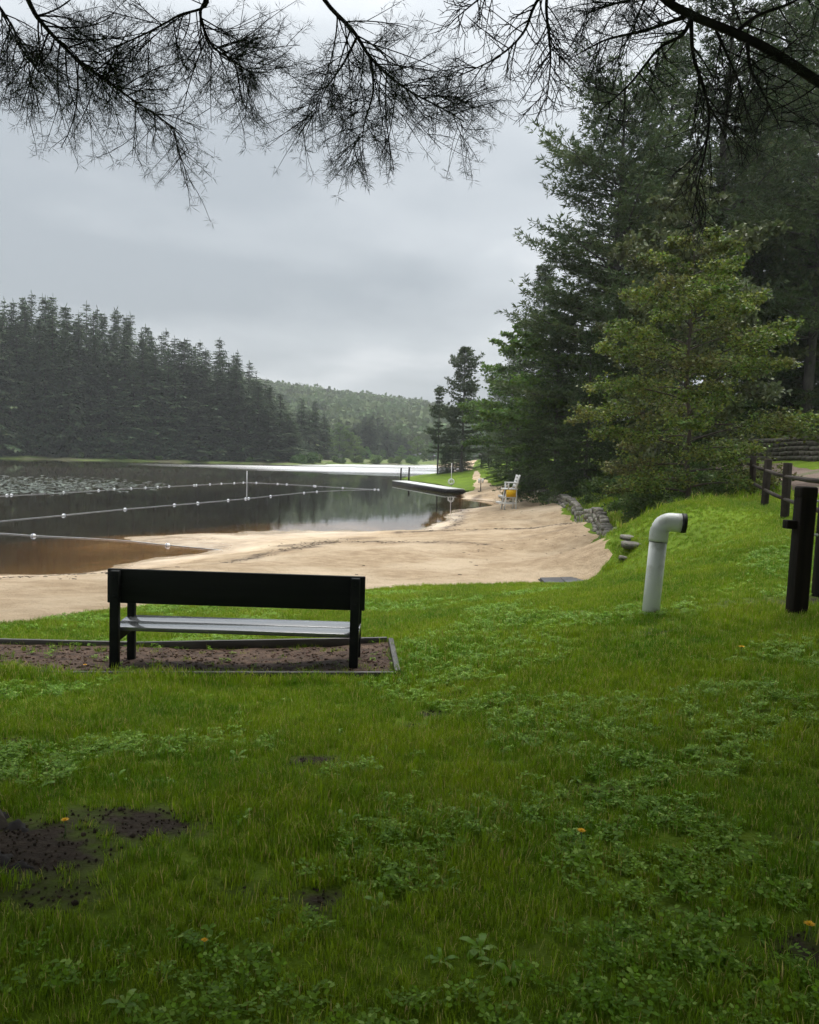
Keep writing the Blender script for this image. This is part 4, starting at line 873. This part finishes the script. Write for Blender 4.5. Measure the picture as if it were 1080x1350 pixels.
da, db = np.array((4.95, 74.5)), np.array((-.3, 93.0)); dl = np.linalg.norm(db-da); dd = (db-da)/dl
dock = thing('floating_dock', 'long low pale floating dock reaching out into the lake', 'dock', (da[0], da[1], 0), (0, 0, math.atan2(dd[1], dd[0])))
for k in range(6):
    MB().box((dl/6*(k+.5), .9, .36), (dl/6-.03, 1.8, .06)).build('deck_section', dock_grey, dock)
MB().box((dl/2, .02, .15), (dl, .08, .36)).build('side_beam', dock_side, dock); MB().box((dl/2, 1.78, .15), (dl, .08, .36)).build('side_beam', dock_side, dock); MB().box((.04, .9, .15), (.08, 1.7, .36)).build('end_beam', dock_side, dock)
MB().box((-1.0, .8, .24), (2.4, .9, .05), Matrix.Rotation(R(4), 3, 'Y')).build('gangplank', dock_side, dock)
p = at(595, 636.5, 80.2)
ring = thing('life_ring_post', 'white life ring hanging on a thin white pole at the dock', 'life ring', (p[0], p[1], .35))
MB().tube([(0, 0, -.3), (0, 0, 2.3)], .035, 8).build('pole', white_paint, ring)
th = np.linspace(0, 2*math.pi, 25); V = []; F = []
for i in range(24):
    for j in range(8):
        rr = .25+.075*math.cos(j*math.pi/4); V.append((rr*math.cos(th[i]), -.11+.06*math.sin(j*math.pi/4), .48+rr*math.sin(th[i])))
        F.append((i*8+j, ((i+1) % 24)*8+j, ((i+1) % 24)*8+(j+1) % 8, i*8+(j+1) % 8))
MB().add(V, F).build('ring', white_paint, ring, smooth=True)
for i, (px, py, Y, h) in enumerate([(528.5, 631, 112, 1.45), (539, 636, 101, 1.75)]):
    q = at(px, py, Y); t = thing('mooring_post', ['dark wooden post standing at the grassy tip beyond the dock, left of two', 'taller dark wooden post beside the far dock end, right of two'][i], 'post', (q[0], Y, 0))
    MB().tube([(0, 0, -.8), (0, 0, h*.6), (.03, 0, h)], [.12, .11, .10], 9).build('shaft', post_wood, t); MB().tube([(.03, 0, h), (.03, 0, h+.04)], [.13, .12], 9).build('cap', post_wood, t)
q0, q1 = at(528.5, 622, 112), at(539, 622, 101)
tag(MB().tube(curve([q0, (q0+q1)/2-np.array((0, 0, .12)), q1], 9), .02, 5).build('post_chain', dock_side), 'thin dark chain between the two mooring posts', 'chain')
q = at(641, 622, 128); zk = zt1(q[0], 128)
k = thing('notice_shelter', 'small dark roofed notice shelter on the grass under the trees', 'shelter', (q[0], 128, zk))
for s in (-1, 1): MB().box((s*.8, 0, .9), (.14, .14, 1.9)).build('post', kiosk_wood, k)
MB().box((0, .02, 1.25), (1.4, .08, .9)).build('board', kiosk_panel, k)
MB().add([(-1.2,-.6,1.8),(1.2,-.6,1.8),(1.2,.6,1.8),(-1.2,.6,1.8),(-1.2,0,2.35),(1.2,0,2.35)], [(0,1,5,4),(2,3,4,5),(0,4,3),(1,2,5),(3,2,1,0)]).build('roof', kiosk_wood, k)

# ------------------------------------------------------------------ swim ropes
def float_mesh():
    th_ = np.linspace(0, math.pi, 9); m = MB(); m.tube([(-.14*math.cos(a), 0, 0) for a in th_], [max(.001, .105*math.sin(a)) for a in th_], 12, cap=False); return m.mesh('float', True)
FM = float_mesh(); FM.materials.append(float_white)
BMh = MB(); BMh.tube([(-.02, 0, 0), (.02, 0, 0)], .108, 12, cap=False); FB_ = BMh.mesh('band', True); FB_.materials.append(float_blue)
def rope(label, line, floats, big=1.0):
    W = np.array([gp(x, y, .02) for x, y in line]); c = curve(W, 60); c[:, 0] += 0
    t = thing('swim_rope', label, 'rope', W[0]); o0 = np.array(t.location); M = MB(); M.tube(c-o0, .015, 5); M.build('line', rope_mat, t)
    for x, y in floats:
        q = gp(x, y, .03); k = np.argmin(np.linalg.norm(c[:, :2]-q[:2], axis=1)); k = min(max(k, 1), 58); d = c[k+1]-c[k-1]
        f = obj('float', FM, None, t, q-o0, (0, 0, math.atan2(d[1], d[0]))); f.scale = (big,)*3; obj('band', FB_, None, f)
rope('far swim rope with small white floats ending at the thin pole', [(-120,660),(0,654),(84,649.5),(173,644),(257,639.5),(325,636)], [(-60,657),(-20,655),(9,652.8),(15,652.4),(84,649),(130,646.5),(151,645),(173,644),(192,642.8),(208,641.8),(223,641),(256,639.5),(259,639.3),(277,638.3),(292,637.5),(309,636.7),(321,636)], 0.8)
rope('swim rope running right from the thin pole across the lake', [(325,636),(366,637.8),(414,640.6),(455,643),(500,645.5)], [(338,636.3),(366,637.8),(378,638.4),(414,640.6),(416,640.8),(452,643),(494,645.2),(499,645.5)], 0.8)
rope('middle swim rope with white floats crossing the dark water', [(-120,699),(0,687),(84,679),(165,671),(261,663),(326,657),(418,648),(500,645)], [(-70,694),(84,679.3),(165,671.3),(230,665.5),(261,663),(301,659.3),(324,657.3),(328,656.9),(357,654),(401,649.6),(418,648)], 0.8)
rope('nearest swim rope ending in the brown shallows by the sand', [(-120,697),(0,703),(44,706),(148,711.5),(221,718.5),(300,726)], [(-60,700),(44,706.2),(221,718.7)], 0.75)
p = gp(325.5, 638, 0)
pl = thing('swim_pole', 'thin pale pole standing in the water where ropes meet', 'pole', (p[0], p[1], 0))
MB().tube([(0, 0, -1.5), (0, 0, 1.25)], .06, 8).build('shaft', rope_mat, pl); MB().tube([(0, 0, 1.25), (0, 0, 1.3)], .07, 8).build('cap', float_white, pl)

# lily pads on the left
n = 2600; lp = []
for i in range(n):
    px, py = rs.uniform(-160, 215), rs.uniform(628, 651)
    if (px/230+abs(py-640)/13) > 1.0*rs.random()+.45: continue
    q = gp(px, py, .012); lp.append((q[0]+rs.normal()*.3, q[1]+rs.normal()*.8, rs.uniform(.12, .3)))
V = []; F = []
for i, (x, y, r_) in enumerate(lp):
    tl = rs.normal(size=2)*.16; b0 = len(V); ph = rs.random()*6.28
    for j in range(7):
        a = ph+.3+j*.95; V.append((x+r_*math.cos(a), y+r_*math.sin(a), .015+abs(tl[0]*r_*math.cos(a)+tl[1]*r_*math.sin(a))))
    F.append(tuple(range(b0, b0+7)))
tag(obj('lily_pads', mesh('lily_pads', V, F), pmat('lily_pad', (0.05, 0.07, 0.05), (0.12, 0.14, 0.11), .5, .3, spec=.6, geovar=.4)), 'patch of small floating lily pads on the left water', kind='stuff')

# debris lines on the sand
V = []; F = []; rb = np.random.default_rng(77)
def stick(x, y, l, a, th_):
    z = zt1(x, y)+.012 if False else None
    return x, y, l, a, th_
st = []
for line, dens, spread in [([(300,746),(350,732),(400,720),(440,714),(520,718),(630,724)], 260, .22), ([(530,699),(600,700),(680,704),(770,718)], 160, .2), ([(560,697),(600,690),(605,676),(618,664),(632,652)], 160, .25), ([(0,772),(60,768),(130,764),(200,757)], 90, .4), ([(380,716),(420,712),(470,706)], 60, .5),
                           ([(20,790),(140,782),(160,772)], 30, .8), ([(650,735),(720,720),(790,735)], 40, .8), ([(480,760),(640,745),(780,750)], 20, 1.6), ([(620,690),(700,680),(745,700)], 15, 1.6)]:
    W = np.array([gp(x, y, .3)[:2] for x, y in line]); c = curve(np.c_[W, np.zeros(len(W))], 80)
    for k in range(dens):
        q = c[rb.integers(80)]; st.append((q[0]+rb.normal()*spread, q[1]+rb.normal()*spread, rb.uniform(.02, .12), rb.random()*6.28, rb.uniform(.003, .008)))
st = np.array(st); zs = zt(st[:, 0], st[:, 1])
for (x, y, l, a, th_), z in zip(st, zs):
    if z < .0: continue
    b0 = len(V); ca, sa = math.cos(a)*l/2, math.sin(a)*l/2; na, nb = -math.sin(a)*th_, math.cos(a)*th_
    V += [(x-ca-na, y-sa-nb, z+.002), (x+ca-na, y+sa-nb, z+.002), (x+ca+na, y+sa+nb, z+.002), (x-ca+na, y-sa+nb, z+.002), (x-ca, y-sa, z+.012+th_), (x+ca, y+sa, z+.012+th_)]
    F += [(b0, b0+1, b0+5, b0+4), (b0+2, b0+3, b0+4, b0+5), (b0, b0+4, b0+3), (b0+1, b0+2, b0+5)]
tag(obj('beach_debris', mesh('beach_debris', V, F), debris_mat), 'thin lines of twigs and wet debris left on the sand', kind='stuff')

# ------------------------------------------------------------------ grass, clover, weeds
def tuft(r, n, rad, h0, h1, wd, lean=.45):
    V = []; F = []
    for i in range(n):
        a = r.random()*6.28; q = rad*math.sqrt(r.random()); x, y = q*math.cos(a), q*math.sin(a); h = r.uniform(h0, h1); b = r.random()*6.28
        ld = np.array((math.cos(b), math.sin(b)))*h*lean*r.random()*1.6; s = np.array((-math.sin(b+r.normal()*.6), math.cos(b)))*wd*r.uniform(.7, 1.3)/2
        o = len(V)
        V += [(x-s[0], y-s[1], -.01), (x+s[0], y+s[1], -.01), (x+ld[0]*.35+s[0]*.8, y+ld[1]*.35+s[1]*.8, h*.6), (x+ld[0]*.35-s[0]*.8, y+ld[1]*.35-s[1]*.8, h*.6), (x+ld[0], y+ld[1], h*(1-.25*r.random()))]
        F += [(o, o+1, o+2, o+3), (o+3, o+2, o+4)]
    return mesh('tuft', V, F)
def clover(r, n, rad):
    V = []; F = []
    for i in range(n):
        a = r.random()*6.28; q = rad*math.sqrt(r.random()); c = np.array((q*math.cos(a), q*math.sin(a), r.uniform(.018, .05))); rot = r.random()*6.28; s = r.uniform(.007, .013); tl = r.normal(size=2)*.25
        for k in range(3):
            b = rot+k*2.094; o = len(V)
            for (u_, v_) in ((0.1, 0), (.8, -.62), (1.75, -.45), (1.6, 0), (1.75, .45), (.8, .62)):
                xx = math.cos(b)*u_-math.sin(b)*v_; yy = math.sin(b)*u_+math.cos(b)*v_
                V.append((c[0]+s*xx, c[1]+s*yy, c[2]+s*(tl[0]*xx+tl[1]*yy+.22*abs(v_))))
            F.append(tuple(range(o, o+6)))
    return mesh('clover', V, F)
def weed(r, n, l0, l1):
    V = []; F = []
    for i in range(n):
        b = i*6.283/n+r.normal()*.3; l = r.uniform(l0, l1); wd = l*r.uniform(.12, .18); up = r.uniform(.35, 1.1); o = len(V)
        cs = [(0, .15), (.3, .7), (.65, 1.0), (.88, .7), (1, 0.05)]
        for u_, w_ in cs:
            rr = l*u_*math.cos(up*.8*(1-.3*u_)); z = l*(math.sin(up)*u_-.55*u_*u_)+.012
            for sg in (-1, 1): V.append((math.cos(b)*rr-math.sin(b)*wd*w_*sg, math.sin(b)*rr+math.cos(b)*wd*w_*sg, z+wd*w_*.35))
        for k_ in range(4): F.append((o+2*k_, o+2*k_+1, o+2*k_+3, o+2*k_+2))
    return mesh('weed', V, F)
rg = np.random.default_rng(91)
def sample(n, y0, y1, xl, xr, dens):
    Y = rg.uniform(y0, y1, n); X = rg.uniform(xl, xr, n)
    ok = (np.abs(X) < Y*.56+1.6) & (f_lawn(X, Y) > .02+.1*rg.random(n))
    ok &= ~((X < ex1-.02) & (X > ex0) & (Y > ey0-.0) & (Y < ey1) & (rg.random(n) > .05))
    ok &= rg.random(n) < dens(X, Y); X, Y = X[ok], Y[ok]; return X, Y
def place(X, Y, s0, s1, idx, tilt=.12):
    n = len(X); return np.c_[X, Y, zt(X, Y)], np.c_[rg.normal(size=(n, 2))*tilt, rg.random(n)*6.28], rg.uniform(s0, s1, n), idx
clv = lambda X, Y: np.clip((fbm(X*.9+31, Y*.9, 3)-.47)*9, 0, 1)
GP = []
for (y0, y1, xr, per) in [(1.6, 4.5, 5, 620), (4.5, 8, 7, 470), (8, 13, 9, 330), (13, 24, 15, 170)]:
    n = int((y1-y0)*2*xr*per)
    X, Y = sample(n, y0, y1, -xr, xr, lambda X, Y: np.clip(1-1.5*dirt(X, Y), 0, 1)*(1-.3*clv(X, Y)))
    sc = 1.0 if y1 < 9 else (1.1 if y1 < 14 else 1.35)
    GP.append(place(X, Y, .6*sc, 1.15*sc, rg.integers(0, 5, len(X))))
# keep the path and the ground beyond shaggy
cat_ = lambda i: np.concatenate([g_[i] for g_ in GP])
P_, R_, S_, I_ = cat_(0), cat_(1), cat_(2), cat_(3)
dpath, _ = seg_dist(P_[:, 0], P_[:, 1], pc[:, :2]); keep = dpath > 1.1
lng = fbm(P_[:, 0]*.5+3, P_[:, 1]*.5, 2); S_ = S_*(.6+.85*lng)*(.75+.5*fbm(P_[:, 0]*2.7, P_[:, 1]*2.7, 2))*.92*(1+.15*((P_[:, 1] < 4.2) & (lng > .45)))
# taller growth at the bench edging and the post foot
nb_ = (np.abs(P_[:, 1]-ey0+.12) < .16) & (P_[:, 0] < ex1+.2); S_[nb_] *= 1.6
scatter('lawn_grass', P_[keep], R_[keep], S_[keep], I_[keep], [(tuft(np.random.default_rng(600+i), 32, .055, .03, .08, .0034), blade_mat) for i in range(5)], 'short green grass blades covering the lawn')
X, Y = sample(150000, 1.6, 16, -8, 8, lambda X, Y: np.clip(1-1.6*dirt(X, Y), 0, 1)*clv(X, Y)*np.where(Y < 6, .24, .18))
a_ = place(X, Y, .65, 1.25, rg.integers(0, 3, len(X)), .12)
scatter('lawn_clover', *a_, [(clover(np.random.default_rng(620+i), 14, .06), clover_mat) for i in range(3)], 'patches of small round clover leaves in the lawn')
X, Y = sample(30000, 1.6, 13, -7, 7, lambda X, Y: np.where(Y < 5, .07, .035)*np.clip(fbm(X*1.2+70, Y*1.2, 2)*2-.55, 0.05, 1))
a_ = place(X, Y, .35, .8, rg.integers(0, 3, len(X)), .1)
scatter('lawn_weeds', *a_, [(weed(np.random.default_rng(640+i), 6+i, .05, .12), weed_mat) for i in range(3)], 'broad leaved weeds sprinkled through the lawn')
# tall grass on the bank under the trees
X = rg.uniform(5.8, 13, 16000); Y = rg.uniform(22, 62, 16000); ok = (f_lawn(X, Y) > .35) & (rg.random(16000) < (Y-21)/9) & (seg_dist(X, Y, pc[:, :2])[0] > 1.15) & ((X-6.2 < (Y-20)*.19+2.6) | (rg.random(16000) < .35))
X, Y = X[ok], Y[ok]; a_ = place(X, Y, .5, 1.3, rg.integers(0, 3, len(X)), .1)
scatter('bank_grass', *a_, [(tuft(np.random.default_rng(660+i), 22, .14, .12, .30, .014, .5), blade_mat) for i in range(3)], 'tall rough grass on the bank under the trees')
# mulch chips and soil crumbs
n = 1300; X = rg.uniform(ex0, ex1-.1, n); Y = rg.uniform(ey0+.03, ey1-.05, n)
chip = MB().box((0, 0, 0), (.05, .018, .008)).mesh('chip'); chip2 = MB().box((0, 0, 0), (.028, .022, .012)).mesh('chip')
chip_m = pmat('mulch_chips', (0.035, 0.02, 0.012), (0.11, 0.07, 0.045), 6, .75, spec=.15, objvar=.5)
scatter('mulch_chips', np.c_[X, Y, zt(X, Y)+.026], np.c_[rg.normal(size=(n, 2))*.2, rg.random(n)*6.28], rg.uniform(.3, 1.1, n), rg.integers(0, 2, n), [(chip, chip_m), (chip2, chip_m)], 'loose mulch chips scattered over the bench bed')
n = 36000; X = rg.uniform(-4, 4, n); Y = rg.uniform(1.8, 7, n); ok = dirt(X, Y) > .35+.3*rg.random(n); X, Y = X[ok], Y[ok]
crumb_m = pmat('soil_crumbs', (0.018, 0.013, 0.009), (0.065, 0.05, 0.037), 6, .85, spec=.1, objvar=.5)
scatter('soil_crumbs', np.c_[X, Y, zt(X, Y)+.004], rg.random((len(X), 3))*6.28, rg.uniform(.004, .010, len(X))*(1+1.0*(rg.random(len(X)) > .96)), rg.integers(0, 2, len(X)), [(STN[0].copy(), crumb_m), (STN[1].copy(), crumb_m)], 'dark crumbs of bare soil')
for o_ in ('soil_crumbs',):
    for q in bpy.data.collections[o_+'_source'].objects: q.data.materials.clear(); q.data.materials.append(crumb_m)

# dandelions, one by one
def dandelion(px, py, label, h=.07, sz=.019):
    p = gpt(px, py+6); t = thing('dandelion', label, 'flower', p)
    MB().tube([(0, 0, -.01), (.004, .002, h*.6), (.002, 0, h)], .0022, 5).build('stem', stem_green, t)
    V = []; F = []; r = np.random.default_rng(int(px))
    for ring_, (nn, L, up) in enumerate([(18, 1.0, .25), (14, .75, .55), (9, .45, .9)]):
        for i in range(nn):
            b = i*6.283/nn+ring_*.2; l = sz*L*r.uniform(.85, 1.1); o = len(V); wd = sz*.13
            d = np.array((math.cos(b)*math.cos(up), math.sin(b)*math.cos(up), math.sin(up))); s = np.array((-math.sin(b), math.cos(b), 0))*wd; c0 = np.array((.002, 0, h))
            V += [c0, c0+d*l*.6+s, c0+d*l, c0+d*l*.6-s]; F.append((o, o+1, o+2, o+3))
    hd = mesh('flower_head', V, F); obj('flower_head', hd, dandelion_yellow, t)
dandelion(765, 1118, 'yellow dandelion in the lower middle of the lawn', .09, .022)
dandelion(1065, 1237, 'orange yellow dandelion near the lower right edge', .06, .021)
dandelion(268, 1258, 'small half closed yellow dandelion near the bottom left', .06, .014)
dandelion(85, 1100, 'yellow dandelion on the soil by the tree root', .08, .02)
dandelion(977, 860, 'distant yellow dandelion below the white pipe and gate post', .07, .03)
dandelion(112, 882, 'yellow dandelion beside the left end of the bench', .08, .022)

# ------------------------------------------------------------------ overhanging pines (trunks just out of the picture)
def bough(parent, o0, ctrl, r0, r1, r, needles=True, nsec=24, lsec=.8, nter=6, lter=.24, nlen=.066, nw=.0012, per=16, start=.12, droop=.25, flat=.6, end_r=None):
    c = Cloud(); P = curve(ctrl, 40); c.tube(P-o0, np.linspace(r0, r1, 40), 7); T = unit(np.gradient(P, axis=0)); NP, ND = [], []
    for k in range(nsec):
        s = start+(1-start)*(k+r.random())/nsec; i = min(39, int(s*39)); t = T[i]; rd = rdir(1, r)[0]; rd = unit(rd-t*(rd@t)); rd = unit(rd*np.array((1, flat, 1)))
        l = lsec*(1.1-.65*s)*r.uniform(.5, 1.15); d = unit(t*r.uniform(.2, .9)+rd*r.uniform(.6, 1.1)+np.array((0, 0, -droop)))
        u = np.linspace(0, 1, 7); bend = rdir(1, r)[0]*l*.34
        Q = P[i]+d*l*u[:, None]+bend*(u[:, None]**2)+np.array((0, 0, -droop*l*.3))*u[:, None]**2
        c.tube(Q-o0, np.linspace(min(.0065, r0*.45)*(1-.4*s), .0020, 7), 4)
        tt = unit(np.gradient(Q, axis=0))
        for m in range(nter):
            v = .2+.8*(m+r.random())/nter; j = min(6, int(v*6)); e = unit(tt[j]*.8+rdir(1, r)[0]*.75+np.array((0, 0, -.08)))
            l3 = lter*r.uniform(.5, 1.25); q0 = Q[j]; cv = rdir(1, r)[0]*l3*(.16 if needles else .4); w_ = np.linspace(0, 1, 4)[:, None]
            tw_ = q0+e*l3*w_+cv*w_**2; c.tube(tw_-o0, [.0026, .0022, .0018, .0014], 3)
            if needles:
                for f_ in (1.0, .7, .42):
                    if f_ < 1 and r.random() < .35: continue
                    q = q0+e*l3*f_+cv*f_*f_; NP.append(np.repeat(q[None]-o0, per, 0)+r.normal(size=(per, 3))*.006); ee = unit(e+2*cv*f_/(l3+1e-6)*.5)
                    ND.append(unit(ee*r.uniform(-.1, .8, (per, 1))+rdir(per, r)*.9))
            else:
                for f_ in (.5, .8):
                    q = q0+e*l3*f_+cv*f_*f_; b_ = rdir(1, r)[0]; e2 = unit(e+b_*.9); l4 = l3*.5; x_ = q+e2*l4*w_+rdir(1, r)[0]*l4*.35*w_**2; c.tube(x_-o0, [.0018, .0016, .0013, .001], 3)
    bo_ = obj('bough', c.wood_mesh('bough'), bark_dark, parent)
    if needles:
        NP = np.concatenate(NP); ND = np.concatenate(ND)
        if nlen > .3:   # keep the added coarse shade sprays above and behind the view
            W_ = NP+o0; k_ = ~((W_[:, 1] > -.5) & (W_[:, 2]-.8 < EYE[2]+.7*(W_[:, 1]+.6)) & (np.abs(W_[:, 0]) < W_[:, 1]*.6+1.4)); NP = NP[k_]; ND = ND[k_]
        c.leaves(NP, ND*nlen*r.uniform(.65, 1.2, (len(NP), 1)), unit(np.cross(ND, r.normal(size=(len(ND), 3))))*nw)
        obj('needles', c.leaf_mesh('needles', mid=.4), overhead_needle, bo_)
    return bo_
def trunk_mesh(H, r0, r, flare=True):
    m = MB(); n = 20; zs = [-.3, 0, .08, .2, .45, .9, 2, 4, 7, H]; V = []; F = []
    ph = r.random()*6.28
    for k, z in enumerate(zs):
        for j in range(n):
            a = j*2*math.pi/n; fl = (math.exp(-max(z, 0)*4.5)*.9*max(0, math.cos(3*a+ph))**1.5+.25*math.exp(-max(z, 0)*3)) if flare else 0
            q = r0*(1-.55*z/H)*(1+fl+.05*math.sin(7*a+z*3)); V.append((q*math.cos(a), q*math.sin(a), z))
    for k in range(len(zs)-1):
        for j in range(n): F.append((k*n+j, k*n+(j+1) % n, (k+1)*n+(j+1) % n, (k+1)*n+j))
    return m.add(V, F).mesh('trunk', True)
ro = np.random.default_rng(1234)
ta = np.array((-2.28, 3.45)); tza = zt1(*ta)
pa = thing('overhanging_pine', 'pine hanging three needled boughs into the top left, roots at left edge', 'tree', (ta[0], ta[1], tza)); ao = np.array(pa.location)
obj('trunk', trunk_mesh(21, .27, ro), bark, pa)
def root(pa, ao, line, r0):
    W = [gpt(x, y) for x, y in line]; W = [np.array((q[0], q[1], zt1(q[0], q[1])-r0*.45)) for q in W]
    C_ = curve(W, 60); V_, F_ = tube(C_-ao, np.linspace(r0, r0*.2, 60), 22); ax = np.repeat(C_-ao, 22, 0); dv = V_-ax; an = np.tile(np.arange(22), 60); rw_ = np.repeat(np.arange(60), 22)
    V_ = ax+dv*(.7+.45*fbm(an*.9, rw_*.16, 3)+.35*(vnoise(an*.45+5, rw_*.35)-.5))[:, None]; V_[:, 2] += (fbm(rw_*.2, an*.0+3.)-.5)*r0*.4
    obj('root', mesh('root', V_, F_, smooth=True), bark_dark, pa)
root(pa, ao, [(-80,1080),(-10,1085),(40,1100),(75,1125)], .15); root(pa, ao, [(-60,1120),(0,1135),(50,1148),(130,1152)], .09); root(pa, ao, [(-50,1075),(20,1058),(90,1050),(150,1062)], .06)
def tr(z): return np.array((ta[0], ta[1], tza+z))
def pxs(lst): return [at(x, y, Y) for x, y, Y in lst]
bough(pa, ao, [tr(4.4)]+pxs([(-20,-130,4.2),(37,0,4.6),(57,32,4.7),(95,72,4.8),(123,95,4.9),(172,129,5.0),(241,176,5.1)]), .018, .003, ro, nsec=40, lsec=.66, nter=6, start=.36, droop=.05, flat=.9)
bough(pa, ao, [tr(4.2)]+pxs([(-60,-60,4.4),(0,10,4.8),(30,60,5.0),(50,95,5.1)]), .012, .003, ro, nsec=22, lsec=.55, nter=6, start=.45, droop=.1, flat=.9)
bough(pa, ao, [tr(4.7)]+pxs([(120,-190,4.6),(262,-30,4.9),(264,20,5.0),(280,60,5.05),(308,80,5.1),(335,100,5.1)]), .014, .003, ro, nsec=28, lsec=.55, nter=6, start=.5, droop=.12, flat=.9)
bough(pa, ao, [tr(4.8)]+pxs([(150,-160,4.4),(272,-10,4.8),(232,22,4.9),(175,52,5.0),(120,72,5.1)]), .011, .003, ro, nsec=24, lsec=.5, nter=6, start=.45, droop=.15, flat=.9)
bough(pa, ao, [tr(5.0)]+pxs([(250,-200,4.5),(400,-60,4.8),(428,0,5.0),(465,40,5.05),(488,75,5.1),(517,103,5.1),(545,123,5.15),(580,141,5.2),(612,160,5.2)]), .018, .003, ro, nsec=38, lsec=.6, nter=6, start=.36, droop=.2, flat=.9)
bough(pa, ao, pxs([(470,50,5.05),(452,85,5.1),(428,120,5.1),(418,150,5.15)]), .008, .002, ro, nsec=16, lsec=.3, nter=6, start=.1, droop=.12)
bough(pa, ao, pxs([(488,75,5.1),(492,120,5.1),(480,165,5.1),(478,195,5.1)]), .008, .002, ro, nsec=16, lsec=.3, nter=6, start=.1, droop=.12)

tb = np.array((4.9, 5.6)); tzb = zt1(*tb)
pb = thing('overhanging_pine', 'pine hanging dark mostly bare boughs into the top right', 'tree', (tb[0], tb[1], tzb)); bo0 = np.array(pb.location)
obj('trunk', trunk_mesh(22, .26, ro), bark, pb)
def trb(z): return np.array((tb[0], tb[1], tzb+z))
bough(pb, bo0, [trb(3.2)]+pxs([(1180,170,5.4),(1080,108,5.2),(1022,70,5.1),(969,43,5.1),(911,19,5.0),(870,-8,5.0),(800,-90,4.9)]), .032, .022, ro, needles=False, nsec=18, lsec=.5, nter=4, lter=.2, start=.22, droop=.1)
bough(pb, bo0, pxs([(911,19,5.0),(914,72,5.0),(928,116,5.0),(935,149,5.0),(931,193,5.0),(921,241,5.0),(912,292,5.0)]), .013, .003, ro, needles=False, nsec=20, lsec=.4, nter=5, lter=.17, start=.15, droop=.7)
bough(pb, bo0, pxs([(912,22,5.0),(900,45,5.0),(868,65,5.0),(830,111,5.0),(791,146,5.0)]), .014, .003, ro, nsec=14, lsec=.4, nter=4, start=.1, droop=.05, per=12)
bough(pb, bo0, pxs([(911,19,5.0),(850,40,5.1),(800,52,5.1),(765,70,5.1)]), .012, .003, ro, nsec=16, lsec=.4, nter=5, start=.1, droop=.05, per=14)
bough(pb, bo0, pxs([(890,0,5.0),(850,-4,5.1),(800,8,5.2),(770,20,5.2)]), .012, .003, ro, nsec=16, lsec=.45, nter=5, start=.1, droop=.1, per=14)
bough(pb, bo0, pxs([(969,43,5.1),(1000,20,5.2),(1040,5,5.3),(1090,-20,5.3)]), .014, .004, ro, nsec=16, lsec=.45, nter=5, start=.1, droop=.35, per=10)
bough(pb, bo0, pxs([(985,55,5.1),(990,90,5.1),(1010,130,5.2),(1030,170,5.2)]), .012, .003, ro, nsec=14, lsec=.4, nter=5, start=.1, droop=.3, per=9)
bough(pb, bo0, pxs([(940,30,5.1),(960,75,5.1),(975,110,5.2),(985,150,5.2)]), .010, .003, ro, nsec=12, lsec=.4, nter=5, start=.1, droop=.4, per=9)
bough(pb, bo0, [trb(5.4)]+pxs([(900,-160,5.2),(760,-70,5.0),(709,0,5.0),(690,43,5.0),(656,75,5.0),(603,101,5.0)]), .016, .003, ro, needles=False, nsec=18, lsec=.42, nter=4, lter=.15, start=.45, droop=.1)
bough(pb, bo0, pxs([(735,-50,5.0),(721,0,5.0),(724,48,5.0),(726,82,5.0),(720,138,5.0)]), .012, .003, ro, needles=False, nsec=22, lsec=.34, nter=5, lter=.13, start=.3, droop=.35)
bough(pb, bo0, pxs([(700,-60,5.0),(660,-20,5.0),(630,0,5.0),(596,28,5.0)]), .010, .003, ro, needles=False, nsec=12, lsec=.3, nter=4, lter=.13, start=.4, droop=.25)
# unseen coarse crown added above and behind the camera to shade the near lawn
def shade_boughs(par, o0, base, n, r, zs, lens, side=1.2):
    for k in range(n):
        a = k*2.399+r.random(); z = zs[0]+(zs[1]-zs[0])*k/n; l = r.uniform(*lens); st_ = np.array((base[0], base[1], base[2]+z))
        e = st_+np.array((math.cos(a)*l, math.sin(a)*l, .5)); mid = (st_+e)/2+np.array((0, 0, .5))
        bad = False
        for q in (mid, e, (mid+e)/2, (st_+mid)/2):
            if q[1] > .3 and q[2]-1.0 < EYE[2]+.62*(q[1]+.8) and abs(q[0]) < q[1]*.56+side: bad = True
            if np.linalg.norm(q-EYE) < 3.0: bad = True
        if bad: continue
        bough(par, o0, [st_, mid, e], .05, .006, r, nsec=26, lsec=1.6, nter=5, lter=.5, nlen=.62, nw=.13, per=7, start=.1, droop=.02)
shade_boughs(pa, ao, (ta[0], ta[1], tza), 84, ro, (5.2, 19), (3.2, 6.4)); shade_boughs(pb, bo0, (tb[0], tb[1], tzb), 84, ro, (5.6, 20), (3.2, 6.4))

shade_boughs(pa, ao, (ta[0], ta[1], tza), 46, ro, (2.8, 7), (4.5, 8.5), 2.4); shade_boughs(pb, bo0, (tb[0], tb[1], tzb), 46, ro, (2.8, 7), (4.5, 8.5), 2.4)  # low unseen boughs, added to block sky light from behind and beside

# ------------------------------------------------------------------ haze
hb = MB().box((0, 560, 46), (2600, 1320, 102)).mesh('haze'); hm = bpy.data.materials.new('haze'); hm.use_nodes = True; t = hm.node_tree; t.nodes.clear()
pvn = nd(t, 'ShaderNodeVolumePrincipled'); pvn.inputs['Color'].default_value = (.86, .90, .93, 1); pvn.inputs['Density'].default_value = 0.00036; pvn.inputs['Anisotropy'].default_value = 0.1
o_ = nd(t, 'ShaderNodeOutputMaterial'); t.links.new(pvn.outputs[0], o_.inputs['Volume'])
hz = obj('haze', hb, hm); tag(hz, 'thin pale rainy haze over the lake valley', kind='stuff')
